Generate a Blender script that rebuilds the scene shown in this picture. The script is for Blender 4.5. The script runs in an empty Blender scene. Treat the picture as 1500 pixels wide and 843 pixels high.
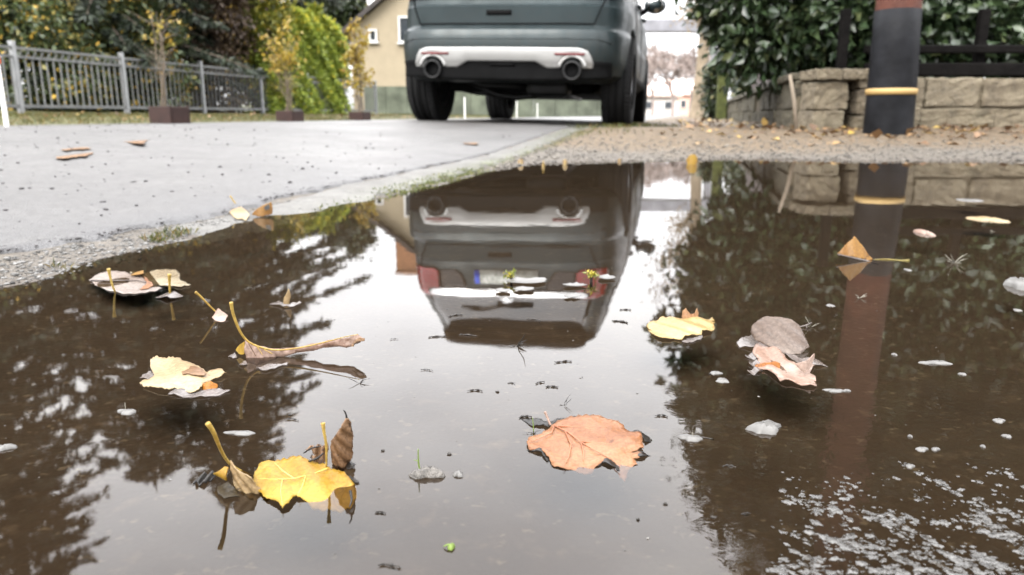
import bpy, bmesh, math, random
import numpy as np
from mathutils import Vector, Matrix
from mathutils.geometry import delaunay_2d_cdt

random.seed(7)
rng = np.random.default_rng(11)
S = bpy.context.scene
COL = S.collection
R = math.radians

# ------------------------------------------------------------------ camera model (1500 x 843 photo pixels)
F = 1100.0; PITCH = R(12.95); HC = 0.175
CP, SP = math.cos(PITCH), math.sin(PITCH)
def ray(px, py):
    u = (px-750.0)/F; v = -(py-421.5)/F
    return (u, CP+v*SP, -SP+v*CP)
def at(px, py, z=0.0):
    d = ray(px, py); t = (z-HC)/d[2]
    return Vector((d[0]*t, d[1]*t, z))
def atD(px, py, D, lean=0.0):
    # point on the plane y = D + lean*z
    d = ray(px, py); t = (D+lean*HC)/(d[1]-lean*d[2])
    return Vector((d[0]*t, d[1]*t, HC+d[2]*t))
KR = 0.232
def road(off, D):            # lateral offset from the line that runs along the street below the camera
    return (off+KR*D, D)

# ------------------------------------------------------------------ materials
def new_mat(name):
    m = bpy.data.materials.new(name); m.use_nodes = True
    nt = m.node_tree; b = nt.nodes['Principled BSDF']
    return m, nt, b
def N(nt, t, **kw):
    n = nt.nodes.new(t)
    for k, v in kw.items():
        if k.startswith('i_'):
            key = k[2:]
            key = int(key) if key.isdigit() else key.replace('_', ' ')
            n.inputs[key].default_value = v
        else: setattr(n, k, v)
    return n
def rgba(c): return (c[0], c[1], c[2], 1.0)
def ramp(nt, stops, fac):
    r = nt.nodes.new('ShaderNodeValToRGB'); e = r.color_ramp.elements
    while len(e) < len(stops): e.new(0.5)
    for el, (p, c) in zip(e, stops): el.position = p; el.color = rgba(c)
    nt.links.new(fac, r.inputs[0]); return r.outputs[0]
def mixc(nt, f, a, b, mode='MIX'):
    n = nt.nodes.new('ShaderNodeMix'); n.data_type = 'RGBA'; n.blend_type = mode
    for i, v in ((0, f), (6, a), (7, b)):
        if hasattr(v, 'is_output') or isinstance(v, bpy.types.NodeSocket): nt.links.new(v, n.inputs[i])
        elif i == 0: n.inputs[0].default_value = v
        else: n.inputs[i].default_value = rgba(v)
    return n.outputs[2]
def noise(nt, scale, detail=4, rough=0.55, coord='Object', dist=0.0):
    tc = nt.nodes.get('TC') or N(nt, 'ShaderNodeTexCoord'); tc.name = 'TC'
    n = N(nt, 'ShaderNodeTexNoise'); n.inputs['Scale'].default_value = scale
    n.inputs['Detail'].default_value = detail; n.inputs['Roughness'].default_value = rough
    n.inputs['Distortion'].default_value = dist
    nt.links.new(tc.outputs[coord], n.inputs['Vector']); return n.outputs[0]
def voro(nt, scale, coord='Object', feature='F1', out=0):
    tc = nt.nodes.get('TC') or N(nt, 'ShaderNodeTexCoord'); tc.name = 'TC'
    n = N(nt, 'ShaderNodeTexVoronoi'); n.feature = feature; n.inputs['Scale'].default_value = scale
    nt.links.new(tc.outputs[coord], n.inputs['Vector']); return n.outputs[out]
def bump(nt, b, h, strength=0.3, dist=0.01):
    n = N(nt, 'ShaderNodeBump'); n.inputs['Strength'].default_value = strength; n.inputs['Distance'].default_value = dist
    nt.links.new(h, n.inputs['Height']); nt.links.new(n.outputs[0], b.inputs['Normal']); return n
def plain(name, c, rough=0.5, metal=0.0, var=0.15, scale=8.0, coat=0.0, bmp=0.0, spec=0.25):
    m, nt, b = new_mat(name)
    n = noise(nt, scale)
    d = tuple(x*(1-var) for x in c); l = tuple(min(1, x*(1+var)) for x in c)
    nt.links.new(ramp(nt, [(0.3, d), (0.7, l)], n), b.inputs['Base Color'])
    b.inputs['Roughness'].default_value = rough; b.inputs['Metallic'].default_value = metal
    b.inputs['Coat Weight'].default_value = coat; b.inputs['Coat Roughness'].default_value = 0.05
    b.inputs['Specular IOR Level'].default_value = spec
    if bmp: bump(nt, b, noise(nt, scale*4), bmp)
    return m
def attr(nt, name, out='Fac'):
    a = N(nt, 'ShaderNodeAttribute'); a.attribute_name = name; return a.outputs[out]
def leaf_card_mat(name, stops, rough=0.45, trans=0.25, spec=0.4):
    # colour per leaf from the 'tint' attribute
    m, nt, b = new_mat(name)
    c = ramp(nt, stops, attr(nt, 'tint'))
    nt.links.new(c, b.inputs['Base Color']); b.inputs['Roughness'].default_value = rough
    b.inputs['Specular IOR Level'].default_value = spec
    tr = N(nt, 'ShaderNodeBsdfTranslucent'); nt.links.new(c, tr.inputs[0])
    mx = N(nt, 'ShaderNodeMixShader'); mx.inputs[0].default_value = trans
    nt.links.new(b.outputs[0], mx.inputs[1]); nt.links.new(tr.outputs[0], mx.inputs[2])
    nt.links.new(mx.outputs[0], nt.nodes['Material Output'].inputs[0]); return m
def leaf_mat(name, c1, c2, spot, scale=60.0, spots=0.62, rough=0.38, trans=0.2, vein=0.0):
    c1, c2, spot = (tuple(x*0.46 for x in c) for c in (c1, c2, spot))
    # one fallen leaf: two tones blending across it, freckles and fine relief
    m, nt, b = new_mat(name)
    base = ramp(nt, [(0.38, c1), (0.62, c2)], noise(nt, scale*0.5, 3, 0.6))
    fine = noise(nt, scale*9, 3)
    base = mixc(nt, 0.4, base, ramp(nt, [(0.3, tuple(x*0.6 for x in c1)), (0.7, tuple(min(1, x*1.3) for x in c2))], fine))
    sp = N(nt, 'ShaderNodeMath', operation='GREATER_THAN'); nt.links.new(noise(nt, scale*2.2, 5, 0.7), sp.inputs[0]); sp.inputs[1].default_value = spots
    sm = N(nt, 'ShaderNodeMath', operation='MULTIPLY'); nt.links.new(sp.outputs[0], sm.inputs[0]); sm.inputs[1].default_value = 0.85
    col = mixc(nt, sm.outputs[0], base, spot)
    nt.links.new(col, b.inputs['Base Color']); b.inputs['Roughness'].default_value = rough
    ve = ramp(nt, [(0.0, (0.62, 0.62, 0.62)), (0.09, (1, 1, 1))], voro(nt, 230, 'Object', 'DISTANCE_TO_EDGE'))
    col = mixc(nt, 0.55, col, ve, 'MULTIPLY'); big = ramp(nt, [(0.35, (0.80, 0.70, 0.62)), (0.6, (1.06, 1.03, 1.0))], noise(nt, scale*.33, 2)); col = mixc(nt, 1.0, col, big, 'MULTIPLY'); nt.links.new(col, b.inputs['Base Color'])
    b.inputs['Specular IOR Level'].default_value = 0.22
    bump(nt, b, noise(nt, scale*5, 4), 0.45, 0.0014)
    tr = N(nt, 'ShaderNodeBsdfTranslucent'); nt.links.new(col, tr.inputs[0])
    mx = N(nt, 'ShaderNodeMixShader'); mx.inputs[0].default_value = trans
    nt.links.new(b.outputs[0], mx.inputs[1]); nt.links.new(tr.outputs[0], mx.inputs[2])
    nt.links.new(mx.outputs[0], nt.nodes['Material Output'].inputs[0]); return m

# ------------------------------------------------------------------ mesh helpers
ORG = {}
class MB:
    def __init__(s): s.v = []; s.f = []; s.t = []
    def add(s, vs, fs, tint=None):
        b = len(s.v); s.v.extend([tuple(p) for p in vs]); s.f.extend([tuple(b+i for i in f) for f in fs])
        if tint is not None: s.t.extend([tint]*len(fs))
        return s
    def box(s, c, size, rz=0.0, jit=0.0, tint=None, taper=1.0):
        x, y, z = (q/2 for q in size); ca, sa = math.cos(rz), math.sin(rz); vs = []
        for dz in (-1, 1):
            k = taper if dz > 0 else 1.0
            for dx, dy in ((-1, -1), (1, -1), (1, 1), (-1, 1)):
                a, b_ = dx*x*k+random.uniform(-jit, jit), dy*y*k+random.uniform(-jit, jit)
                vs.append((c[0]+a*ca-b_*sa, c[1]+a*sa+b_*ca, c[2]+dz*z+random.uniform(-jit, jit)))
        return s.add(vs, [(3, 2, 1, 0), (4, 5, 6, 7), (0, 1, 5, 4), (1, 2, 6, 5), (2, 3, 7, 6), (3, 0, 4, 7)], tint)
    def bar(s, p, q, w, h=None, tint=None):      # rectangular bar between two points
        p, q = Vector(p), Vector(q); d = (q-p).normalized(); h = h or w
        up = Vector((0, 0, 1)) if abs(d.z) < 0.95 else Vector((1, 0, 0))
        a = d.cross(up).normalized()*(w/2); b = a.cross(d).normalized()*(h/2)
        vs = [p-a-b, p+a-b, p+a+b, p-a+b, q-a-b, q+a-b, q+a+b, q-a+b]
        return s.add(vs, [(0, 3, 2, 1), (4, 5, 6, 7), (0, 1, 5, 4), (1, 2, 6, 5), (2, 3, 7, 6), (3, 0, 4, 7)][:], tint)
    def tube(s, pts, rad, n=7, tint=None, cap=True):
        pts = [Vector(p) for p in pts]; rad = [rad]*len(pts) if isinstance(rad, (int, float)) else rad
        vs = []; fs = []; ref = None
        for i, p in enumerate(pts):
            d = (pts[min(i+1, len(pts)-1)]-pts[max(i-1, 0)]).normalized()
            if ref is None:
                ref = d.cross(Vector((0, 0, 1)) if abs(d.z) < 0.9 else Vector((1, 0, 0))).normalized()
            ref = (ref-d*ref.dot(d)).normalized(); b = d.cross(ref)
            for k in range(n):
                a = 2*math.pi*k/n; vs.append(p+(ref*math.cos(a)+b*math.sin(a))*rad[i])
        for i in range(len(pts)-1):
            for k in range(n):
                fs.append((i*n+k, i*n+(k+1) % n, (i+1)*n+(k+1) % n, (i+1)*n+k))
        if cap: fs.append(tuple(range(n-1, -1, -1))); fs.append(tuple((len(pts)-1)*n+k for k in range(n)))
        return s.add(vs, fs, tint)
    def lathe(s, prof, centre, axis='z', n=32):
        vs = []; fs = []; c = Vector(centre)
        for (r, h) in prof:
            for k in range(n):
                a = 2*math.pi*k/n; ca, sa = r*math.cos(a), r*math.sin(a)
                vs.append(c+Vector({'z': (ca, sa, h), 'x': (h, ca, sa), 'y': (ca, h, sa)}[axis]))
        for i in range(len(prof)-1):
            for k in range(n): fs.append((i*n+k, i*n+(k+1) % n, (i+1)*n+(k+1) % n, (i+1)*n+k))
        return s.add(vs, fs)
    def blob(s, c, r, sub=1, flat=1.0, jit=0.2, tint=None):
        bm = bmesh.new(); bmesh.ops.create_icosphere(bm, subdivisions=sub, radius=1.0)
        rr = r if isinstance(r, (tuple, list)) else (r, r, r*flat)
        vs = [(c[0]+v.co.x*rr[0]*random.uniform(1-jit, 1+jit), c[1]+v.co.y*rr[1]*random.uniform(1-jit, 1+jit), c[2]+v.co.z*rr[2]*random.uniform(1-jit, 1+jit)) for v in bm.verts]
        fs = [tuple(v.index for v in f.verts) for f in bm.faces]; bm.free()
        return s.add(vs, fs, tint)
    def build(s, name, mat, parent=None, origin=None, smooth=False):
        me = bpy.data.meshes.new(name)
        if origin is None: origin = ORG.get(parent.name, Vector()) if parent else Vector()
        o3 = Vector(origin)
        arr = np.array(s.v, dtype=np.float64).reshape(-1, 3)-np.array(o3)
        me.from_pydata(arr.tolist(), [], s.f); me.update()
        if s.t and len(s.t) == len(s.f):
            a = me.attributes.new('tint', 'FLOAT', 'FACE'); a.data.foreach_set('value', s.t)
        if smooth: me.polygons.foreach_set('use_smooth', [True]*len(me.polygons))
        if mat: me.materials.append(mat)
        ob = bpy.data.objects.new(name, me); COL.objects.link(ob)
        if parent: ob.parent = parent
        else: ob.location = o3
        ORG[ob.name] = o3
        return ob
def empty(name, loc, rot=(0, 0, 0)):
    o = bpy.data.objects.new(name, None); COL.objects.link(o); o.location = loc; o.rotation_euler = rot
    o.empty_display_size = 0.1; ORG[o.name] = Vector(loc); return o
def tag(o, label=None, cat=None, group=None, kind=None):
    for k, v in (('label', label), ('category', cat), ('group', group), ('kind', kind)):
        if v: o[k] = v
    return o
def bevel(o, w, seg=2, ang=40):
    m = o.modifiers.new('Bevel', 'BEVEL'); m.width = w; m.segments = seg; m.limit_method = 'ANGLE'; m.angle_limit = R(ang); return o
def solidify(o, t, off=0.0):
    m = o.modifiers.new('Solidify', 'SOLIDIFY'); m.thickness = t; m.offset = off; return o
def subsurf(o, l=1):
    m = o.modifiers.new('Subdivision', 'SUBSURF'); m.levels = l; m.render_levels = l; return o
def np_obj(name, V, Fc, mat, parent=None, tint=None, origin=(0, 0, 0), smooth=False):
    # fast path: V (n,3), Fc (m,k) all faces of k corners
    me = bpy.data.meshes.new(name); V = np.asarray(V, dtype=np.float32)-np.asarray(origin, dtype=np.float32)
    m, k = Fc.shape
    me.vertices.add(len(V)); me.vertices.foreach_set('co', V.ravel())
    me.loops.add(m*k); me.loops.foreach_set('vertex_index', Fc.ravel().astype(np.int32))
    me.polygons.add(m); me.polygons.foreach_set('loop_start', np.arange(0, m*k, k, dtype=np.int32))
    me.update(calc_edges=True); me.validate()
    if tint is not None:
        a = me.attributes.new('tint', 'FLOAT', 'FACE'); a.data.foreach_set('value', np.asarray(tint, dtype=np.float32))
    if smooth: me.polygons.foreach_set('use_smooth', np.ones(m, dtype=bool))
    if mat: me.materials.append(mat)
    ob = bpy.data.objects.new(name, me); COL.objects.link(ob)
    if parent: ob.parent = parent
    else: ob.location = origin
    ORG[ob.name] = Vector(origin); return ob
def leaf_cards(P, Dr, size, width=0.45, bend=0.15, side=None):
    # P points, Dr unit directions the blades point to; kite-shaped, folded blades of two quads
    n = len(P); Dr = Dr/np.linalg.norm(Dr, axis=1, keepdims=True)
    r = rng.normal(size=(n, 3)) if side is None else side
    A = np.cross(Dr, r); A /= np.linalg.norm(A, axis=1, keepdims=True)+1e-9
    Nn = np.cross(A, Dr); sz = np.asarray(size).reshape(-1, 1)*np.ones((n, 1))
    b0 = P; tip = P+Dr*sz+Nn*sz*bend*-0.6
    m = P+Dr*sz*0.45+Nn*sz*0.02
    l = m+A*sz*width*0.5+Nn*sz*bend; q = m-A*sz*width*0.5+Nn*sz*bend
    V = np.stack([b0, l, tip, q, m], 1).reshape(-1, 3)
    base = np.arange(n)[:, None]*5
    Fc = np.concatenate([base+np.array([[0, 4, 1, 1]])[:, [0, 1, 2]], base+np.array([[4, 2, 1]]), base+np.array([[0, 3, 4]]), base+np.array([[3, 2, 4]])], 0)
    return V, Fc
def up4(t): return np.tile(t, 4)
# ================================================================== GROUND, ROAD, PUDDLE
SH_PX = [(-60, 430), (0, 419), (50, 409), (100, 397), (150, 383), (200, 368), (250, 352), (300, 336), (340, 325), (380, 318), (450, 309),
         (540, 291), (620, 275), (700, 255), (750, 243.5), (800, 238.5), (870, 236.5), (950, 235.5), (1030, 233.5), (1100, 232), (1200, 234), (1300, 236), (1400, 235), (1500, 236)]
SHORE = [at(*p) for p in SH_PX]
far_x = SHORE[-1]
a0 = SHORE[0]
POLY = np.array([(p.x, p.y) for p in SHORE]+[(2.6, 2.9), (3.3, 2.6), (3.6, 1.6), (3.2, -0.6), (1.0, -1.6), (-0.6, -1.2), (-0.62, 0.2)])
def sdist(x, y):
    x = np.asarray(x, float); y = np.asarray(y, float)
    d = np.full(x.shape, 1e9); inside = np.zeros(x.shape, bool)
    n = len(POLY)
    for i in range(n):
        ax, ay = POLY[i]; bx, by = POLY[(i+1) % n]
        ex, ey = bx-ax, by-ay; L = ex*ex+ey*ey+1e-12
        t = np.clip(((x-ax)*ex+(y-ay)*ey)/L, 0, 1)
        d = np.minimum(d, np.hypot(x-ax-t*ex, y-ay-t*ey))
        c = ((ay > y) != (by > y)) & (x < (bx-ax)*(y-ay)/(by-ay+1e-12)+ax)
        inside ^= c
    return np.where(inside, -d, d)
OFFS = [-60, -30, -14, -9.3, -7.2, -5.9, -5.5, -5.2, -3.8, -2.3, -1.2, -0.74, -0.4, 0.3, 0.8, 1.5, 6, 60]
ZS   = [1.2, 0.8, 0.40, 0.175, 0.15, 0.10, 0.085, 0.08, 0.105, 0.125, 0.10, 0.086, 0.083, 0.08, 0.083, 0.12, 0.4, 2.2]
def wob(x, y, f, s):     # cheap smooth noise
    return (np.sin(x*f+s)*np.cos(y*f*1.13+s*2.1)+0.6*np.sin(x*f*2.3+y*f*1.7+s*3.3)+0.4*np.cos(x*f*4.1-y*f*3.7+s))/2.0
def ground_z(x, y, fine=True):
    x = np.asarray(x, float); y = np.asarray(y, float)
    off = x-KR*y
    z = np.interp(off, OFFS, ZS)
    right = off > -0.8
    z = z+np.where(right & (y > 4.0), 0.02*wob(x, y, 0.9, 1.0)*np.clip((y-4)/3, 0, 1), 0)
    s = sdist(x, y)
    sn = s+0.035*wob(x, y, 9, 2)*np.clip(1-abs(s)/0.5, 0, 1)+0.012*wob(x, y, 31, 5)*np.clip(1-abs(s)/0.3, 0, 1)
    zo = np.where(sn < 0.1, 0.11*sn, 0.011+0.045*(sn-0.1))
    zi = -np.minimum(0.026, 0.09*np.abs(sn))
    z = np.where(sn < 0, zi, np.minimum(z, zo))
    if fine:
        g = np.where(off > -0.7, 1.0, 0.25)
        z = z+g*np.clip(s*8, 0, 1)*(0.004*wob(x, y, 45, 1)+0.003*wob(x, y, 97, 4))*np.clip((7-y)/3, 0, 1)
    return z
def gz(x, y): return float(ground_z(np.array([x]), np.array([y]), False)[0])

def axis(knots):     # knots: (value, step) piecewise spacing
    out = [knots[0][0]]
    for (a, sa), (b, sb) in zip(knots, knots[1:]):
        n = max(1, int(round(2*(b-a)/(sa+sb))))
        st = np.linspace(sa, sb, n); c = a+np.cumsum(st)*((b-a)/st.sum()); out.extend(c.tolist())
    return np.array(out)
gx = axis([(-120, 12), (-12, 0.6), (-3, 0.1), (-1.2, 0.025), (2.8, 0.025), (5, 0.1), (12, 0.6), (120, 12)])
gy = axis([(-12, 2), (-1.5, 0.15), (0.2, 0.03), (3.3, 0.022), (5.5, 0.05), (9, 0.2), (25, 1.0), (260, 25)])
GX, GY = np.meshgrid(gx, gy)
GZ = ground_z(GX, GY)
off = GX-KR*GY; sd = sdist(GX, GY)
under_road = (off > -5.35) & (off < -0.86)
GZ = np.where(under_road, GZ-0.03, GZ)
V = np.stack([GX, GY, GZ], -1).reshape(-1, 3)
ny, nx = GX.shape
i0 = (np.arange(ny-1)[:, None]*nx+np.arange(nx-1)[None, :]).ravel()
Fq = np.stack([i0, i0+1, i0+nx+1, i0+nx], 1)
m, nt, b = new_mat('ground soil and gravel')
wet = attr(nt, 'wet'); grassy = attr(nt, 'grassy'); tan = attr(nt, 'tan'); bed = attr(nt, 'bed')
pv = voro(nt, 160, 'Object', 'F1', 1)
gr = ramp(nt, [(0.15, (0.0309, 0.0270, 0.0224)), (0.5, (0.0581, 0.0507, 0.0417)), (0.85, (0.0980, 0.0861, 0.0714))], pv)
gr = mixc(nt, 0.55, gr, ramp(nt, [(0.35, (0.0327, 0.0270, 0.0208)), (0.65, (0.0799, 0.0675, 0.0522))], noise(nt, 28, 5)))
tn = ramp(nt, [(0.3, (0.0339, 0.0235, 0.0135)), (0.5, (0.0677, 0.0474, 0.0271)), (0.7, (0.1082, 0.0767, 0.0429))], noise(nt, 22, 6, 0.7))
gs = ramp(nt, [(0.3, (0.0245, 0.028, 0.0084)), (0.55, (0.063, 0.063, 0.0175)), (0.75, (0.119, 0.0875, 0.028))], noise(nt, 9, 5, 0.65))
mud = ramp(nt, [(0.3, (0.0172, 0.0112, 0.0069)), (0.7, (0.0283, 0.0193, 0.012))], noise(nt, 14, 6, 0.65))
spk = ramp(nt, [(0.56, (0, 0, 0)), (0.74, (0.5, 0.5, 0.5))], noise(nt, 42, 5, 0.7)); mud = mixc(nt, spk, mud, (0.095, 0.077, 0.058))
sp2 = ramp(nt, [(0.64, (0, 0, 0)), (0.74, (0.45, 0.45, 0.45))], noise(nt, 130, 2, 0.5)); mud = mixc(nt, sp2, mud, (0.13, 0.115, 0.09))
c = mixc(nt, tan, gr, tn); c = mixc(nt, grassy, c, gs)
c = mixc(nt, wet, c, (0.045, 0.036, 0.028)); c = mixc(nt, bed, c, mud)
nt.links.new(c, b.inputs['Base Color']); b.inputs['Roughness'].default_value = 0.75; b.inputs['Specular IOR Level'].default_value = 0.35
bn_ = bump(nt, b, voro(nt, 190), 0.5, 0.006); iv = N(nt, 'ShaderNodeMath', operation='MULTIPLY_ADD'); nt.links.new(bed, iv.inputs[0]); iv.inputs[1].default_value = -0.42; iv.inputs[2].default_value = 0.5; nt.links.new(iv.outputs[0], bn_.inputs['Strength'])
GROUND_MAT = m
g = np_obj('ground', V, Fq, m, smooth=True); tag(g, kind='structure')
def vattr(o, name, val):
    a = o.data.attributes.new(name, 'FLOAT', 'POINT'); a.data.foreach_set('value', np.clip(val, 0, 1).astype(np.float32).ravel())
n1 = wob(GX, GY, 3.1, 1.7)
vattr(g, 'wet', np.where(sd > 0, 0.75*np.exp(-sd/0.05), 0.75))
vattr(g, 'grassy', np.clip((-5.35-off)*6, 0, 1)*0.9+np.clip((off-0.05)*1.4, 0, 1)*np.clip((GY-6)/3, 0, 1)*0.7)
vattr(g, 'tan', np.clip((GY-3.15+0.25*n1)*2.0, 0, 1)*(off > -0.8))
vattr(g, 'bed', np.clip(-sd*25, 0, 1))

# ---- the asphalt carriageway, a sheet of its own over the lowered ground
ro = axis([(-5.5, 0.2), (-2, 0.12), (-0.86, 0.02), (-0.79, 0.02)])
rd = axis([(-6, 0.5), (0.3, 0.025), (3, 0.025), (7, 0.12), (30, 1.0), (200, 12)])
RO, RD = np.meshgrid(ro, rd)
edge = np.clip((RO+1.0)/0.2, 0, 1)
RO2 = RO+edge*(0.022*wob(RD*1.0, RO*0, 13, 1)+0.010*wob(RD, RO, 61, 3)+0.004*wob(RD, RO, 190, 3))*np.clip((6-RD)/3, 0.2, 1)
RX = RO2+KR*RD; RY = RD
RZ = ground_z(RX, RY, False)+0.006+0.0006*wob(RX, RY, 60, 2)
lastcol = RO >= ro[-1]-1e-6
RZ = np.where(lastcol, RZ-0.016, RZ)
V = np.stack([RX, RY, RZ], -1).reshape(-1, 3); ny, nx = RX.shape
i0 = (np.arange(ny-1)[:, None]*nx+np.arange(nx-1)[None, :]).ravel()
Fq = np.stack([i0, i0+1, i0+nx+1, i0+nx], 1)
m, nt, b = new_mat('damp asphalt')
a1 = ramp(nt, [(0.2, (0.0403, 0.0391, 0.0380)), (0.5, (0.0606, 0.0587, 0.0570)), (0.9, (0.0868, 0.0838, 0.0804))], voro(nt, 330, 'Object', 'F1', 1))
a1 = mixc(nt, 0.4, a1, ramp(nt, [(0.35, (0.0485, 0.0467, 0.0456)), (0.65, (0.0685, 0.0659, 0.0638))], noise(nt, 2.2, 5, 0.6)))
ck = ramp(nt, [(0.0, (1, 1, 1)), (0.012, (0, 0, 0))], voro(nt, 1.1, 'Object', 'DISTANCE_TO_EDGE')); ckm = N(nt, 'ShaderNodeMath', operation='MULTIPLY'); nt.links.new(ck, ckm.inputs[0]); nt.links.new(ramp(nt, [(0.5, (0, 0, 0)), (0.62, (0.7, 0.7, 0.7))], noise(nt, 1.3, 3)), ckm.inputs[1])
a1 = mixc(nt, 0.8, a1, ramp(nt, [(0.36, (0.60, 0.59, 0.58)), (0.6, (1.12, 1.12, 1.12))], noise(nt, 46, 6, .78)), 'MULTIPLY'); a1 = mixc(nt, 0.7, a1, ramp(nt, [(0.34, (0.74, 0.73, 0.72)), (0.62, (1.12, 1.11, 1.1))], noise(nt, 1.1, 5, .6)), 'MULTIPLY'); a1 = mixc(nt, ckm.outputs[0], a1, (0.03, 0.029, 0.028)); dm = N(nt, 'ShaderNodeMath', operation='MULTIPLY'); nt.links.new(attr(nt, 'damp'), dm.inputs[0]); nt.links.new(ramp(nt, [(0.3, (0.2, 0.2, 0.2)), (0.65, (1, 1, 1))], noise(nt, 6, 5, .65)), dm.inputs[1])
a1 = mixc(nt, dm.outputs[0], a1, (0.045, 0.044, 0.045))
a1 = mixc(nt, attr(nt, 'edge'), a1, (0.03, 0.029, 0.03))
nt.links.new(a1, b.inputs['Base Color'])
nt.links.new(ramp(nt, [(0.35, (0.36, 0.36, 0.36)), (0.7, (0.6, 0.6, 0.6))], noise(nt, 1.6, 5, .6)), b.inputs['Roughness']); b.inputs['Specular IOR Level'].default_value = 0.35
bump(nt, b, voro(nt, 330), 0.6, 0.003)
o = np_obj('road', V, Fq, m, smooth=True); tag(o, kind='structure')
vattr(o, 'damp', np.exp(-np.clip(-0.8-RO, 0, 9)/0.16)*np.clip((3.2-RD)/1.5, 0.25, 1))
vattr(o, 'edge', np.clip((RO+0.822)*60, 0, 1)*np.clip(0.75+0.5*wob(RD, RO, 23, 3), 0, 1))

# ---- pale gutter strip between the asphalt and the puddle
ko = np.array([-0.80, -0.785, -0.76, -0.735, -0.71, -0.69, -0.675, -0.66]); kd = axis([(1.05, 0.02), (3, 0.02), (7, 0.08), (40, 1.5)])
KO, KD = np.meshgrid(ko, kd)
KO2 = KO+(0.012+0.016*(KO > -0.72))*wob(KD, KO, 13, 4)+0.008*wob(KD, KO*3, 70, 4)*np.where(KO > -0.7, 1, 0.3)
KX = KO2+KR*KD; KY = KD
rise = np.clip((KD-1.05)*1.2, 0, 1)
KZ = ground_z(KX, KY, False)+0.005*rise+0.0015*wob(KX, KY, 40, 2)
KZ = np.where((KO < -0.799) | (KO > -0.661), KZ-0.012, KZ)
V = np.stack([KX, KY, KZ], -1).reshape(-1, 3); ny, nx = KX.shape
i0 = (np.arange(ny-1)[:, None]*nx+np.arange(nx-1)[None, :]).ravel()
Fq = np.stack([i0, i0+1, i0+nx+1, i0+nx], 1)
m, nt, b = new_mat('weathered pale gutter concrete')
k1 = ramp(nt, [(0.3, (0.0343, 0.0321, 0.0268)), (0.6, (0.0643, 0.0611, 0.0536)), (0.8, (0.0857, 0.0825, 0.0739))], noise(nt, 24, 6, 0.7))
k1 = mixc(nt, 0.35, k1, ramp(nt, [(0.2, (0.0215, 0.0203, 0.0171)), (0.8, (0.0857, 0.0814, 0.0729))], voro(nt, 170, 'Object', 'F1', 1)))
ms = N(nt, 'ShaderNodeMath', operation='MULTIPLY'); nt.links.new(attr(nt, 'moss'), ms.inputs[0])
nt.links.new(ramp(nt, [(0.42, (0, 0, 0)), (0.6, (1, 1, 1))], noise(nt, 30, 5, 0.7)), ms.inputs[1])
k1 = mixc(nt, ms.outputs[0], k1, (0.055, 0.065, 0.018))
k1 = mixc(nt, 0.75, k1, ramp(nt, [(0.38, (0.42, 0.38, 0.33)), (0.56, (1, 1, 1))], noise(nt, 7, 6, .7)), 'MULTIPLY')
nt.links.new(k1, b.inputs['Base Color']); b.inputs['Roughness'].default_value = 0.6
bump(nt, b, noise(nt, 160, 4), 0.5, 0.005)
o = np_obj('gutter_strip', V, Fq, m, smooth=True); tag(o, kind='structure')
vattr(o, 'moss', np.clip((KO+0.745)*18, 0, 1)*np.clip(1-abs(KD-2.6)/1.3, 0, 1)+0.5*np.clip((KD-3.5), 0, 0.8))

# ---- the water
wx = axis([(-1.0, 0.06), (0, 0.05), (3.9, 0.12)]); wy = axis([(-1.9, 0.2), (0.2, 0.05), (3.3, 0.05)])
WX, WY = np.meshgrid(wx, wy); ny, nx = WX.shape
V = np.stack([WX, WY, WX*0], -1).reshape(-1, 3)
i0 = (np.arange(ny-1)[:, None]*nx+np.arange(nx-1)[None, :]).ravel()
Fq = np.stack([i0, i0+1, i0+nx+1, i0+nx], 1)
sdv = sdist(WX, WY).ravel(); Fq = Fq[(sdv[Fq] < 0.10).any(1)]
m = bpy.data.materials.new('puddle water'); m.use_nodes = True; nt = m.node_tree; nt.nodes.clear()
out = N(nt, 'ShaderNodeOutputMaterial'); gl = N(nt, 'ShaderNodeBsdfGlossy'); gl.inputs['Roughness'].default_value = 0.02
gl.inputs['Color'].default_value = (1, 1, 1, 1)
tr = N(nt, 'ShaderNodeBsdfTransparent'); tr.inputs[0].default_value = (0.62, 0.55, 0.455, 1)
fr = N(nt, 'ShaderNodeFresnel'); fr.inputs['IOR'].default_value = 1.34
mx = N(nt, 'ShaderNodeMixShader'); nt.links.new(fr.outputs[0], mx.inputs[0]); nt.links.new(tr.outputs[0], mx.inputs[1]); nt.links.new(gl.outputs[0], mx.inputs[2])
nt.links.new(mx.outputs[0], out.inputs[0])
calm = noise(nt, 16, 2, 0.5); rip = noise(nt, 75, 3, 0.55, dist=0.6)
mm = N(nt, 'ShaderNodeMath', operation='MULTIPLY'); nt.links.new(rip, mm.inputs[0]); nt.links.new(attr(nt, 'breeze'), mm.inputs[1])
ad = N(nt, 'ShaderNodeMath', operation='ADD'); ms = N(nt, 'ShaderNodeMath', operation='MULTIPLY'); ms.inputs[1].default_value = 0.11
nt.links.new(calm, ms.inputs[0]); nt.links.new(ms.outputs[0], ad.inputs[0]); nt.links.new(mm.outputs[0], ad.inputs[1])
bp = N(nt, 'ShaderNodeBump'); bp.inputs['Strength'].default_value = 1.0; bp.inputs['Distance'].default_value = 0.00075
nt.links.new(ad.outputs[0], bp.inputs['Height'])
for s_ in (gl, fr): nt.links.new(bp.outputs[0], s_.inputs['Normal'])
o = np_obj('puddle_water', V, Fq, m, smooth=True); tag(o, kind='structure')
br = np.clip((WX-0.06)*4, 0, 1)*np.clip((0.50-WY)*5, 0, 1)
vattr(o, 'breeze', br*0.9)

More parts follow.
